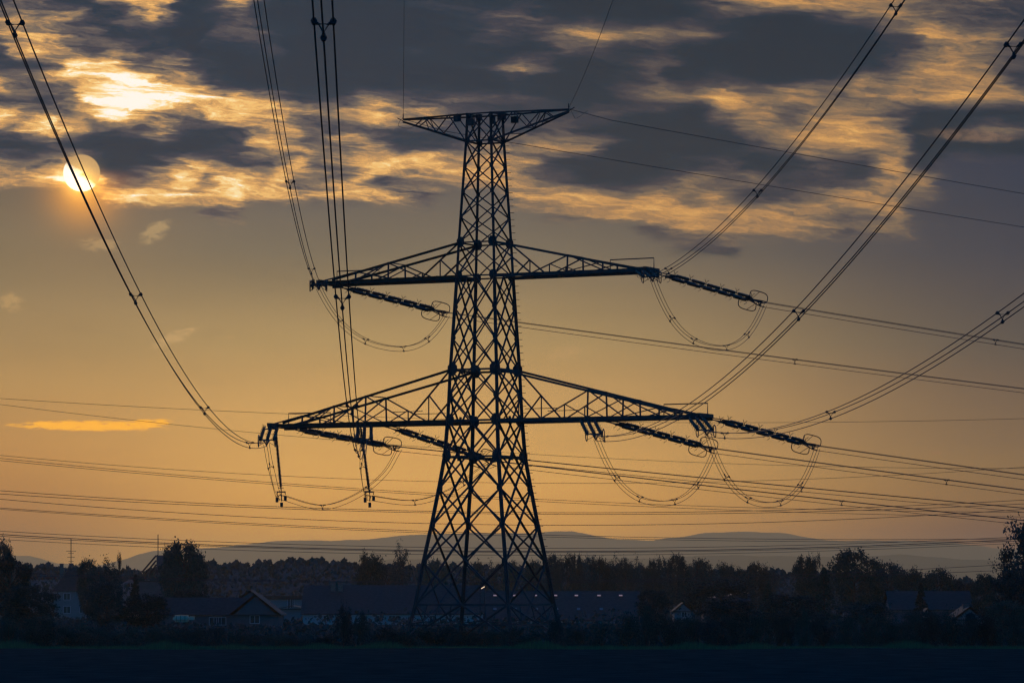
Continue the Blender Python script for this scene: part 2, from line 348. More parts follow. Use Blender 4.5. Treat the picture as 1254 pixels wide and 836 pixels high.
# ------------------------------------------------------------------ the pylon
D = 300.0; TH = math.radians(26.5); X0 = (594 - CX) / F * D
def loc(x, y, z): return Vector((X0 + x * math.cos(TH) + y * math.sin(TH), D - x * math.sin(TH) + y * math.cos(TH), z))
ZL = [0.0, 3.06, 6.2, 8.94, 11.7, 14.1, 16.8, 20.6, 27.6, 30.1, 37.7, 39.75]
AL = [4.45, 3.86, 3.42, 2.97, 2.56, 2.24, 2.07, 1.93, 1.56, 1.46, 1.05, 0.98]
def half(z): return float(np.interp(z, ZL, AL))
def tower():
    T = thing('lattice_pylon', 'tall steel lattice power pylon with two wide crossarms and a flat top beam', 'pylon', (X0, D, 0), -TH)
    corners = [(-1, -1), (1, -1), (1, 1), (-1, 1)]
    for sx, sy in corners:
        bm = bmesh.new()
        for i in range(len(ZL) - 1):
            w = 0.30 if ZL[i] < 16 else (0.26 if ZL[i] < 27 else 0.20)
            a, b = AL[i], AL[i + 1]
            p, q = Vector((sx * a, sy * a, ZL[i])), Vector((sx * b, sy * b, ZL[i + 1] + 0.02)); t = w * 0.22
            beam(bm, p, q, w, t); beam(bm, p, q, t, w * 0.98)
        box(bm, (sx * 4.45, sy * 4.45, 0.2), (0.9, 0.9, 0.5))
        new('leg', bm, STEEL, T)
    # panels
    levels = [3.06, 6.2, 8.94, 11.7, 14.1, 16.8, 18.65, 20.6, 22.95, 25.25, 27.6, 30.1, 32.0, 33.9, 35.8, 37.7, 39.75]
    for k in range(4):
        c0, c1 = corners[k], corners[(k + 1) % 4]; bm = bmesh.new()
        P = lambda c, z: Vector((c[0] * half(z), c[1] * half(z), z))
        mid = lambda z: (P(c0, z) + P(c1, z)) / 2
        for z0, z1 in zip(levels, levels[1:]):      # upper shaft: one cross to each panel
            if z0 >= 27.6: angle(bm, P(c0, z0), P(c1, z1), 0.09); angle(bm, P(c1, z0), P(c0, z1), 0.09)
        low = [z for z in levels if z <= 27.6]      # below: double lattice, each bar spans two panels
        for i in range(len(low) - 2):
            w = 0.13 if low[i] < 12 else 0.105
            angle(bm, P(c0, low[i]), P(c1, low[i + 2]), w); angle(bm, P(c1, low[i]), P(c0, low[i + 2]), w)
        for c in (c0, c1):
            angle(bm, P(c, low[1]), mid(low[0]), 0.12); angle(bm, P(c, low[-2]), mid(low[-1]), 0.10)
        for z in (3.06, 14.1, 16.8, 20.6, 27.6, 30.1, 37.7, 39.75):
            angle(bm, P(c0, z), P(c1, z), 0.14 if z < 21 else 0.10)
        # foot section
        m = (P(c0, 3.06) + P(c1, 3.06)) / 2
        for c in (c0, c1):
            angle(bm, m, P(c, 0.5), 0.12)
            h = (m + P(c, 0.5)) / 2; top = (m + P(c, 3.06)) / 2
            beam(bm, h, top, 0.07); beam(bm, h, P(c, 3.06), 0.07); beam(bm, h, P(c, 1.6), 0.07)
        beam(bm, P(c0, 1.5), P(c1, 1.5), 0.08)
        # small plates in the middle of the face at the strong levels
        for z in (14.1, 16.8, 20.6):
            mm = (P(c0, z) + P(c1, z)) / 2
            s = (0.34, 0.05, 0.6) if c0[1] == c1[1] else (0.05, 0.34, 0.6)
            box(bm, mm, s)
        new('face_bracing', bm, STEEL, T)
    for z, s in ((3.06, .42), (6.2, .5), (8.94, .5), (11.7, .5), (14.1, .85), (16.8, .85), (18.65, .5), (20.6, .95), (22.95, .42), (25.25, .42), (27.6, .7), (30.1, .75), (32, .3), (33.9, .34), (35.8, .34), (37.7, .5)):
        a = half(z)
        for sx, sy in corners:
            bm = bmesh.new(); o = s * 0.18
            for dirx in (0, 1):
                c = Vector((sx * (a - (o if dirx == 0 else 0)), sy * (a - (o if dirx else 0)), z))
                # eight sided plate lying in the face
                vs = []
                for ky in (-1, 1):
                    ring = []
                    for j in range(8):
                        an = (j + .5) * math.pi / 4; r = s * 0.56
                        q = Vector((math.cos(an) * r * .8, 0.02 * ky, math.sin(an) * r)) if dirx == 0 else Vector((0.02 * ky, math.cos(an) * r * .8, math.sin(an) * r))
                        ring.append(bm.verts.new(c + q))
                    vs.append(ring)
                bm.faces.new(vs[0][::-1]); bm.faces.new(vs[1])
                for j in range(8): bm.faces.new((vs[0][j], vs[0][(j + 1) % 8], vs[1][(j + 1) % 8], vs[1][j]))
            new('gusset_plate', bm, STEEL, T)
    # climbing bolts on the right hand leg
    z = 3.4
    while z < 37.5:
        bm = bmesh.new(); a = half(z); tube(bm, [(a, a, z), (a + 0.16, a + 0.16, z + .01), (a + 0.30, a + 0.24, z + .01)], 0.022, 5); z += 0.5
        new('climbing_bolt', bm, STEEL, T)

    def arm(name, sgn, L, zb, zt, xs, attach_w, tipdrop=0.35):
        A = bpy.data.objects.new(name, None); COL.objects.link(A); A.parent = T
        wb, wt = half(zb), half(zt)
        W_ = lambda x: np.interp(x, [wb, L], [wb, attach_w])
        xt = L - 1.2
        def B(x, s): return Vector((sgn * x, s * float(W_(x)), zb))
        def Tt(x, s): f = (x - wt) / (xt - wt); return Vector((sgn * x, s * float(np.interp(x, [wt, xt], [wt, attach_w])), zt + (zb + 0.15 - zt) * f))
        for s in (-1, 1):
            bm = bmesh.new(); angle(bm, B(wb, s), B(L, s), 0.24); new('bottom_chord', bm, STEEL, A)
            bm = bmesh.new(); angle(bm, Tt(wt, s), Tt(xt, s), 0.15); new('top_chord', bm, STEEL, A)
        bm = bmesh.new()
        for s in (-1, 1):
            prev = None
            angle(bm, Tt(wt, s), B(xs[0], s), 0.10)
            angle(bm, B(xs[0], s), Tt(xs[1], s), 0.10)
            m1 = (Tt(wt, s) + B(xs[0], s)) / 2
            beam(bm, m1, (m1.x, m1.y, zb), 0.07); beam(bm, m1, B(wb, s), 0.09)
            m2 = (B(xs[0], s) + Tt(xs[1], s)) / 2
            beam(bm, m2, (m2.x, m2.y, zb), 0.07); beam(bm, m2, B(xs[1], s), 0.07)
            if zt - zb > 3: beam(bm, Vector((sgn * (xs[0] - 1.3), m1.y, zb + .7)), Vector((sgn * (xs[0] + 1.3), m2.y, zb + .7)), 0.05)
            for i in range(1, len(xs)):
                beam(bm, B(xs[i], s), Tt(xs[i], s), 0.10)
                nx = xs[i + 1] if i + 1 < len(xs) else L - 0.3
                beam(bm, Tt(xs[i], s), B(nx, s), 0.09)
                if i + 1 < len(xs): beam(bm, B(xs[i], s), Tt(xs[i + 1], s), 0.07)
        # bracing in the bottom and top planes
        nb = int((L - wb) / 1.6); pts = np.linspace(wb, L, nb + 1)
        for i in range(nb):
            beam(bm, B(pts[i], -1), B(pts[i + 1], 1), 0.09); beam(bm, B(pts[i], 1), B(pts[i + 1], -1), 0.09)
            beam(bm, B(pts[i], -1), B(pts[i], 1), 0.08)
        beam(bm, B(L, -1), B(L, 1), 0.26)
        for i in range(1, len(xs)):
            beam(bm, Tt(xs[i], -1), Tt(xs[i], 1), 0.07)
            if i + 1 < len(xs): beam(bm, Tt(xs[i], -1), Tt(xs[i + 1], 1), 0.06)
        new('arm_bracing', bm, STEEL, A)
        # sheet-steel walkway panels hung under the arm, each a little tilted
        n = int((L - wb) / 2.1)
        for i in range(n):
            x0 = wb + 0.3 + i * (L - wb - 0.6) / n; x1 = x0 + (L - wb - 0.6) / n - 0.06; bm = bmesh.new()
            beam(bm, Vector((sgn * x0, 0, zb - 0.12)), Vector((sgn * x1, 0, zb - 0.24)), 0.8, 0.05)
            new('walkway_panel', bm, STEEL, A)
        # handrail at the tip
        bm = bmesh.new(); hx = L - 0.35
        tube(bm, [B(hx, 1), B(hx, 1) + Vector((0, 0, 0.95)), B(hx - 3.6, 1) + Vector((0, 0, 0.95)), B(hx - 3.6, 1) + Vector((0, 0, 0.1))], 0.045, 6)
        new('handrail', bm, STEEL, A)
        for s in (-1, 1):
            bm = bmesh.new(); box(bm, B(L - 0.42, s) - Vector((0, 0, 0.12)), (0.9, 0.10, 0.45)); new('end_plate', bm, STEEL, A)
    for sg in (-1, 1):
        arm('lower_crossarm', sg, 18.0, 16.8, 20.6, [5.6, 9.3, 12.1, 14.95], 1.25)
        arm('upper_crossarm', sg, 13.7, 27.6, 30.1, [4.6, 7.5, 10.35], 1.2)
    # top beam for the earth wires
    for sg in (-1, 1):
        A = bpy.data.objects.new('top_beam', None); COL.objects.link(A); A.parent = T; L = 6.95
        a0, a1 = half(37.7), half(39.75)
        b = lambda x, s: Vector((sg * x, s * float(np.interp(x, [a0, L], [a0, .12])), float(np.interp(x, [a0, L], [37.7, 39.6]))))
        t = lambda x, s: Vector((sg * x, s * float(np.interp(x, [a1, L], [a1, .12])), 39.75))
        for s in (-1, 1):
            bm = bmesh.new(); angle(bm, b(a0, s), b(L, s), 0.14); new('bottom_chord', bm, STEEL, A)
            bm = bmesh.new(); angle(bm, t(a1, s), t(L, s), 0.11); new('top_chord', bm, STEEL, A)
        bm = bmesh.new(); xx = [a0, 2.2, 3.4, 4.6]
        for s in (-1, 1):
            zig = [b(5.7, s), t(4.9, s), b(3.8, s), t(2.7, s), b(a0 + .1, s)]
            for p, q in zip(zig, zig[1:]): beam(bm, p, q, 0.07)
            beam(bm, t(4.9, s), b(4.5, s), 0.05)
        for x in xx: beam(bm, b(x, -1), b(x + .5, 1), 0.06); beam(bm, t(x, -1), t(x + .5, 1), 0.05)
        new('beam_bracing', bm, STEEL, A)
        bm = bmesh.new(); tube(bm, [b(L, 0) + Vector((0, 0, .1)), b(L, 0) + Vector((0, 0, 0.55))], 0.04); tube(bm, [b(L, 0), b(L, 0) + Vector((sg * .5, 0, .25))], 0.035)
        new('tip_bracket', bm, STEEL, A)
    # equipment boxes near the beam
    inv = Matrix.Rotation(TH, 3, 'Z')
    for u, v, w, h, yo in ((560, 145.5, .5, .42, -.7), (576.5, 150, .52, .46, -1.1), (586.7, 144.5, .36, .42, .2), (603, 148, .34, .5, -1.1), (614.5, 143, .6, .5, .3), (630.4, 147.2, .5, .42, .7)):
        p = unproj(u, v, D + yo) - Vector((X0, D, 0)); p = inv @ p
        bm = bmesh.new(); box(bm, p, (w, 0.3, h)); box(bm, p + Vector((0, 0, h / 2 + .03)), (w + .06, .36, .04)); beam(bm, p - Vector((0, 0, 0.1)), Vector((p.x, p.y, 39.7)), 0.06)
        new('equipment_box', bm, STEEL2, T)
    # small obstruction fittings on the legs
    for sx, sy, z in ((-1, -1, 11.2), (1, 1, 8.7)):
        a = half(z); bm = bmesh.new(); tube(bm, [(sx * a, sy * a, z), (sx * (a - .3), sy * (a), z + .35), (sx * (a - .3), sy * a, z + .8)], [0.05, 0.10, 0.10])
        new('leg_bracket', bm, STEEL2, T)
tower()

# ------------------------------------------------------------------ insulators, conductors
TRI = [(-0.21, 0.12), (0.21, 0.12), (0.0, -0.24)]
def frame(d):
    d = Vector(d).normalized(); s = d.cross(Vector((0, 0, 1))).normalized(); return d, s, s.cross(d).normalized()
def insulator(p, q, label, spread=0.52, rise=0.0):
    """three parallel long-rod strings between arm (p) and bundle (q)"""
    p, q = Vector(p), Vector(q); d, s, t = frame(q - p); Lh = (q - p).length
    R = thing('tension_insulator', label, 'insulator', p, 0, 'tension insulator sets')
    A, Bq = 1.5, Lh - 1.7
    off = lambda k: s * (k * spread) + t * (rise if k else -rise)
    bm = bmesh.new()
    for k in (-1, 0, 1): tube(bm, [s * (k * .42), off(k) + d * A], 0.04, 5)
    new('link_rods', bm, STEEL2, R)
    for nm, x, w in (('arm_yoke', A, spread * 2 + .25), ('line_yoke', Bq, spread * 2 + .25)):
        bm = bmesh.new(); beam(bm, s * (-w / 2) + d * x, s * (w / 2) + d * x, 0.10, 0.09); 
        if rise: beam(bm, off(0) + d * x, off(1) + d * x, .09); beam(bm, off(0) + d * x, off(-1) + d * x, .09); beam(bm, off(1) + d * x, off(-1) + d * x, .09)
        new(nm, bm, STEEL2, R)
    n = 5; seg = (Bq - A) / n
    for k in (-1, 0, 1):
        bm = bmesh.new(); prof = []
        for i in range(n):
            x0 = A + i * seg
            prof += [(x0, .035), (x0 + .10, .035)]
            m = 9; ln = seg - .26
            for j in range(m):
                xx = x0 + .13 + ln * j / m
                prof += [(xx, .06), (xx + ln / m * .45, .125), (xx + ln / m * .6, .125), (xx + ln / m * .9, .06)]
            prof += [(x0 + seg - .10, .035), (x0 + seg - .01, .035)]
        tube(bm, [d * x + off(k) for x, r in prof], [r for x, r in prof], 8)
        rod = new('insulator_rod', bm, PORC, R, smooth=False)
        for i in range(n + 1):
            bm = bmesh.new()
            x = A + i * seg; c = d * x + off(k)
            for sg in (-1, 1):
                tube(bm, [c, c + t * (.20 * sg) + d * (.06 * sg), c + t * (.36 * sg) + d * (.26 * sg)], 0.018, 4)
                tube(bm, [c, c + s * (.06 * sg) + t * .18 - d * (.10 * sg), c + s * (.10 * sg) + t * .34 - d * (.24 * sg)], 0.018, 4)
            new('arcing_horn', bm, STEEL2, rod)
    for sg in (-1, 1):
        bm = bmesh.new(); c = d * (Lh - 1.15) + s * (sg * .62) + t * (sg * .26 if abs(d.y) < .9 else 0); pts = []
        a_, b_ = .58, .40
        for j in range(24):
            an = 2 * math.pi * j / 24; cx = math.cos(an); sx = math.sin(an)
            pts.append(c + d * (math.copysign(abs(cx) ** .6, cx) * (a_ + .3)) + t * (math.copysign(abs(sx) ** .7, sx) * b_))
        tube(bm, pts, 0.035, 6, closed=True)
        tube(bm, [d * (Lh - 1.5) + s * (sg * .2), c + t * .38], 0.02, 4); tube(bm, [d * (Lh - .6) + s * (sg * .1), c - t * .38], 0.02, 4)
        new('grading_ring', bm, STEEL2, R)
    bm = bmesh.new()
    for (a, b) in TRI: tube(bm, [d * Bq + s * (a * 1.4), d * (Lh - .5) + s * a + t * b, d * Lh + s * a + t * b], 0.045, 5)
    for i in range(3):
        a, b = TRI[i], TRI[(i + 1) % 3]; tube(bm, [d * (Lh - .45) + s * a[0] + t * a[1], d * (Lh - .45) + s * b[0] + t * b[1]], 0.05, 5)
    new('clamp', bm, STEEL2, R)
    return R
def spacer(bm_parent, c, s, t, sc=1.0):
    bm = bmesh.new(); k = 1.0; P = [c + s * (a * k) + t * (b * k) for a, b in TRI]
    I = [c + s * (a * .55) + t * (b * .55) for a, b in TRI]
    tube(bm, I, 0.028 * sc, 5, closed=True)
    d = s.cross(t)
    for p, i in zip(P, I): tube(bm, [i, p], 0.03 * sc, 5); tube(bm, [p - d * .09, p + d * .09], 0.055 * sc, 6)
    return new('bundle_spacer', bm, STEEL2, bm_parent)
def bundle(name, pts, sidev, label, cat, r=0.0155, spacers=(), group=None, tri=True, base=None, scw=1.0, vert=True):
    pts = [Vector(p) for p in pts]; base = pts[0].copy() if base is None else base
    R = thing(name, label, cat, base, 0, group)
    loc_ = [p - base for p in pts]
    def fr(i):
        a = loc_[max(0, i - 1)]; b = loc_[min(len(loc_) - 1, i + 1)]; d = (b - a).normalized()
        s = sidev - d * sidev.dot(d); s.normalize(); t = s.cross(d); 
        return s, t
    fl = 1
    if fr(0)[1].z < 0 and vert: fl = -1
    for a, b in TRI:
        bm = bmesh.new(); P = []
        for i, p in enumerate(loc_):
            s, t = fr(i); P.append(p + s * a + t * (b * fl))
        tube(bm, P, r, 5); new('conductor', bm, WIRE, R)
    for f in spacers:
        i = int(round(f * (len(loc_) - 1))); s, t = fr(i); spacer(R, loc_[i], s, t * fl, scw)
    return R

# spans towards the viewer (they run overhead and on behind the camera)
WR = 0.023
inc = {'LU': (-13.45, -1.2, 26.3 + 1.3, .034, 'upper left crossarm tip'), 'RU': (13.45, -1.2, 27.6, .037, 'upper right crossarm tip'),
       'LO': (-17.75, -1.25, 16.8, .0228, 'lower left crossarm tip'), 'LI': (-9.4, -1.6, 16.8, .0307, 'middle of the lower left crossarm'),
       'RI': (9.2, -1.6, 16.8, .0465, 'middle of the lower right crossarm'), 'RO': (17.75, -1.25, 16.8, .0515, 'lower right crossarm tip')}
SP = {'LU': (32, 91, 150, 208), 'RU': (22, 74, 125, 180), 'LO': (38, 92, 144, 193, 245), 'LI': (80, 132, 173, 216, 262), 'RI': (18, 72, 125, 176, 228), 'RO': (22, 78, 132, 187)}
# sideways drift, height at the arm, slope and curve of each span towards the viewer
CAT = {'LO': (0.0219, 15.582, -0.0647, 4.45e-4), 'LU': (0.0297, 26.953, -0.0532, 4.23e-4), 'LI': (0.0327, 15.616, -0.0819, 3.77e-4),
       'RU': (0.0518, 26.557, -0.0524, 4.98e-4), 'RI': (0.0521, 15.429, -0.0595, 4.6e-4), 'RO': (0.0468, 15.655, -0.0661, 4.32e-4)}
IN_END = {}
for k, (x, y, z, sl, where) in inc.items():
    P = loc(x, y, z); z0 = 27.5 if 'U' in k else 16.5
    sl, k0, b, c = CAT[k]
    def q(s): return Vector((P.x + sl * s, P.y - s, k0 + b * s + c * s * s))
    E = q(9.5); IN_END[k] = E
    nm = where
    insulator(P - Vector((0, 0, .15)), E, 'triple insulator set pointing at the viewer from the ' + nm, spread=.5)
    pts = [q(s) for s in np.concatenate([np.arange(9.5, 60, 4.04), np.arange(60, 330, 3.0)])]
    ss = [9.5 + 0 for _ in ()]
    svals = list(np.concatenate([np.arange(9.5, 60, 4.04), np.arange(60, 330, 3.0)]))
    fr_ = [min(range(len(svals)), key=lambda i: abs(svals[i] - s)) / (len(svals) - 1) for s in SP[k]]
    bundle('conductor_bundle', pts, Vector((1, 0, 0)), 'three-wire bundle running up overhead towards the viewer from the ' + nm, 'power line',
           WR, fr_, 'conductor bundles coming overhead', scw=1.35)
# spans leaving to the right and away
D2 = Vector((math.cos(math.radians(37)), math.sin(math.radians(37)), 0))
out = {'LU': (-13.45, 1.2, 27.6, [(550,384),(633,395),(834,425),(976,444),(1254,476)], 'upper left crossarm'),
       'RU': (13.45, 1.2, 27.6, [(930,371),(1216,418),(1254,423)], 'upper right crossarm tip'),
       'RO': (17.75, 1.25, 16.8, [(998,547),(1254,583)], 'lower right crossarm tip'),
       'RI': (9.2, 1.6, 16.8, [(877,551),(1176,592),(1254,601)], 'middle of the lower right crossarm'),
       'LO': (-17.75, 1.25, 16.8, [(490,552),(645,558+3),(1010,601),(1254,624)], 'lower left crossarm tip'),
       'LI': (-9.4, 1.6, 16.8, [(605,562),(645,574),(1010,615),(1254,637)], 'middle of the lower left crossarm')}
OUT_SP = {'LU': [(976, 0)], 'RU': [(1216, 0)], 'RO': [], 'RI': [(1176, 0)], 'LO': [(1013, 0)], 'LI': [(1013, 0)]}
def span_fit(P, dv, obs, curv):
    A = []; Bv = []
    for u, v in obs:
        r = (u - CX) / F; s = (r * P.y - P.x) / (dv.x - r * dv.y); yy = P.y + s * dv.y; zz = CZ + (HY - v) / F * yy
        A.append([1, s]); Bv.append(zz - curv * s * s)
    sol = np.linalg.lstsq(np.array(A), np.array(Bv), rcond=None)[0] if len(obs) > 1 else [Bv[0], 0]
    return sol
OUT_END = {}
for k, (x, y, z, obs, nm) in out.items():
    P = loc(x, y, z); cv = 9e-5; a, b = span_fit(P, D2, obs, cv)
    q = lambda s: Vector((P.x + D2.x * s, P.y + D2.y * s, a + b * s + cv * s * s))
    E = q(10.6); OUT_END[k] = E
    insulator(P - Vector((0, 0, .15)), E, 'triple insulator string reaching right from the ' + nm, spread=.48, rise=.10)
    sv = np.arange(10.6, 330, 6.0); pts = [q(s) for s in sv]; fr_ = []
    for u, _ in OUT_SP[k]:
        r = (u - CX) / F; s = (r * P.y - P.x) / (D2.x - r * D2.y); fr_.append(min(range(len(sv)), key=lambda i: abs(sv[i] - s)) / (len(sv) - 1))
    bundle('conductor_bundle', pts, Vector((D2.y, -D2.x, 0)), 'three-wire bundle leading away to the right from the ' + nm, 'power line',
           0.022, fr_, 'conductor bundles leading away')
# jumpers under the arms
def jumper(A, Bp, sag, label, fr=(.18, .36, .64, .82)):
    pts = []
    for i in range(33):
        t = i / 32; sh = 1 - abs(2 * t - 1) ** 2.2
        p = A.lerp(Bp, t + 0.05 * math.sin(2 * math.pi * t) * -0.6); p.z -= sag * sh; pts.append(p)
    return bundle('jumper_loop', pts, Vector((.45, -.9, 0)), label, 'jumper cable', 0.019, fr, 'jumper loops')
for k, sag, nm in (('LU', 3.5, 'upper left crossarm'), ('RU', 4.0, 'upper right crossarm'), ('RI', 4.3, 'middle of the lower right crossarm'), ('RO', 4.6, 'lower right crossarm tip')):
    jumper(IN_END[k], OUT_END[k], sag, 'slack triple jumper loop hanging under the ' + nm)
def catmull(P, n=8):
    P = [P[0] * 2 - P[1]] + P + [P[-1] * 2 - P[-2]]; out_ = []
    for i in range(1, len(P) - 2):
        for j in range(n):
            t = j / n; a, b, c, d = P[i - 1:i + 3]
            out_.append(0.5 * ((2 * b) + (c - a) * t + (2 * a - 5 * b + 4 * c - d) * t * t + (3 * b - a - 3 * c + d) * t ** 3))
    return out_ + [P[-2]]
for k, path, pil, nm in (('LO', [(332, 575), (340, 606), (349, 609), (395, 620), (437, 606), (470, 580)], ((337, 522), (344.5, 602)), 'lower left crossarm tip'),
                         ('LI', [(444, 575), (449, 606), (457, 609), (508, 614), (552, 600), (588, 575)], ((441, 522), (452.5, 602)), 'middle of the lower left crossarm')):
    A, Bp = IN_END[k], OUT_END[k]; P = loc(*inc[k][:3]); n = len(path)
    ys = [A.y + 2, P.y - .5, P.y - .3] + [P.y + (Bp.y - P.y) * f for f in (.35, .65, .88)]
    pts = [A] + [unproj(u, v, yy) for (u, v), yy in zip(path, ys)] + [Bp]
    bundle('jumper_loop', catmull(pts), Vector((.45, -.9, 0)), 'triple jumper pulled down by the weighted insulator at the ' + nm, 'jumper cable', 0.019, (.12, .57, .76), 'jumper loops', vert=True)
    a = unproj(*pil[0], P.y - .3); b = unproj(*pil[1], P.y - .3); a.z = 16.7
    R = thing('hanging_insulator', 'long thin hanging insulator with three weights below the ' + nm, 'insulator', a, 0, 'hanging jumper insulators')
    b = b - a; bm = bmesh.new(); prof = []
    m = 42
    for j in range(m):
        f = .08 + .84 * j / m; prof += [(f, .06), (f + .006, .13), (f + .010, .13), (f + .018, .06)]
    tube(bm, [b * 0] + [b * f for f, r in prof] + [b], [.03] + [r for f, r in prof] + [.03], 8); new('insulator_rod', bm, PORC, R)
    for g in (.03, .94):
        bm = bmesh.new(); c = b * g
        tube(bm, [c + Vector((.22 * math.cos(j * math.pi / 8), .22 * math.sin(j * math.pi / 8), 0)) for j in range(16)], .02, 5, closed=True)
        tube(bm, [c - Vector((.22, 0, 0)), c + Vector((.22, 0, 0))], .02, 4); new('corona_ring', bm, STEEL2, R)
    bm = bmesh.new(); beam(bm, b - Vector((.36, 0, 0)), b + Vector((.34, 0, 0)), .06, .10); new('yoke', bm, STEEL2, R)
    for dx, dz in ((-.33, -.62), (.31, -.50), (.02, -1.0)):
        bm = bmesh.new(); c = b + Vector((dx, 0, dz)); tube(bm, [b + Vector((dx * .9, 0, 0)), c + Vector((0, 0, .28))], .03, 4)
        tube(bm, [c + Vector((0, 0, .20)), c + Vector((0, 0, .18)), c - Vector((0, 0, .16)), c - Vector((0, 0, .18))], [.06, .115, .115, .05], 10)
        new('weight', bm, STEEL2, R)
# earth wires
for x, sl, nm, obs in ((-6.95, .028, 'left', [(635,176),(680,184),(932,226.5),(1254,278)]), (6.95, .029, 'right', [(700,138),(966,187.6),(1254,237)])):
    P = loc(x, 0, 39.75); bm = bmesh.new()
    pts = [Vector((sl * s, -s, .05 - .04 * s + 3.5e-4 * s * s)) for s in np.arange(0, 320, 4.0)]
    tube(bm, pts, 0.016, 5); o = new('earth_wire', bm, WIRE); o.location = P; tag(o, 'thin earth wire rising overhead from the %s end of the top beam' % nm, 'power line', 'earth wires')
    a, b = span_fit(P, D2, obs, 9e-5); bm = bmesh.new()
    pts = [Vector((0, 0, 0.0))] + [Vector((D2.x * s, D2.y * s, a + b * s + 9e-5 * s * s - 39.75)) for s in np.arange(4, 330, 6.0)]
    tube(bm, pts, 0.022, 5); o = new('earth_wire', bm, WIRE); o.location = P; tag(o, 'thin earth wire leading away rightwards from the %s end of the top beam' % nm, 'power line', 'earth wires')
    bm = bmesh.new()
    for i in range(3):
        c = D2 * (10 + i * 2.2 + x * .0)
    bm.free()
    bm = bmesh.new(); a0 = Vector((sl * 1.5, -1.5, 0)); b0 = D2 * 1.8
    tube(bm, catmull([a0, Vector((.35 * (1 if x > 0 else -1), -.5, -.55)) + Vector((0, 0, 0)), Vector((.6 if x > 0 else .5, .3, -.65)), b0]), .013, 4)
    o = new('earth_wire_jumper', bm, WIRE); o.location = P; tag(o, 'small drooping wire loop below the %s end of the top beam' % nm, 'jumper cable', 'earth wire jumpers')

# far lines crossing the view behind the pylon
FARL = [  # points, distance, radius, bundle?, label
 ([(0,488),(335,505),(880,518),(1254,512)], 620, .030, 'topmost thin far wire crossing just above the orange cloudlet'),
 ([(0,495),(335,531),(642,557),(1010,569),(1254,574)], 620, .030, 'thin far wire dipping from below the topmost one across the orange cloudlet'),
 ([(0,557),(300,581),(535,589),(651,590),(1010,587),(1254,571)], 700, .035, 'upper wire of the three meeting the frame left of the weighted insulators'),
 ([(0,561),(300,587),(530,605),(730,614),(1010,623),(1254,627)], 700, .040, 'middle wire of the three meeting the frame left of the weighted insulators'),
 ([(0,563),(300,590),(530,608),(730,617),(1010,625),(1254,634)], 700, .040, 'lower wire of the three meeting the frame left of the weighted insulators'),
 ([(0,601),(420,621),(654,628),(1010,624),(1254,611)], 800, .055, 'first wire down of the middle group behind the pylon'),
 ([(0,604),(420,626),(654,629),(900,627),(1254,617)], 800, .055, 'second wire down of the middle group behind the pylon'),
 ([(0,611),(420,637),(640,642),(834,642),(1118,633),(1254,622)], 800, .055, 'third wire down of the middle group behind the pylon'),
 ([(0,622),(420,645),(640,653),(860,659),(1000,662),(1254,658)], 800, .050, 'fourth wire down of the middle group behind the pylon'),
 ([(0,624),(300,640),(640,656),(860,662),(1000,664),(1254,661)], 800, .045, 'lowest wire of the middle group behind the pylon'),
 ([(0,650),(260,663),(500,669),(740,670),(1000,668),(1254,656)], 900, .055, 'top wire of the low group just above the tree line'),
 ([(0,654),(260,667),(500,673),(740,674),(1000,671),(1254,659)], 900, .085, 'second and heaviest wire of the low group above the tree line'),
 ([(0,656),(260,669),(500,674),(740,675),(1000,673),(1254,661)], 900, .060, 'third wire of the low group above the tree line'),
 ([(0,660),(260,672),(500,679),(740,678),(1000,675),(1254,664)], 900, .050, 'lowest wire of the low group above the tree line'),
 ([(0,700),(240,708),(500,712),(740,711),(994,701),(1254,690)], 560, .035, 'upper wire crossing the dark trees in front of the wood'),
 ([(0,703),(240,710),(500,713),(760,714),(994,703),(1254,698)], 560, .035, 'lower wire crossing the dark trees in front of the wood')]
for pts, Y, r, lab in FARL:
    c = np.polyfit([p[0] for p in pts], [p[1] for p in pts], 2)
    us = np.arange(-260, 1530, 20.0); P = [unproj(u, float(np.polyval(c, u)), Y + (u - 627) * 0.06) for u in us]
    base = P[0].copy(); bm = bmesh.new(); tube(bm, [p - base for p in P], r, 5)
    o = new('far_wire', bm, WIRE); o.location = base; tag(o, lab, 'power line', 'far wires behind the pylon')

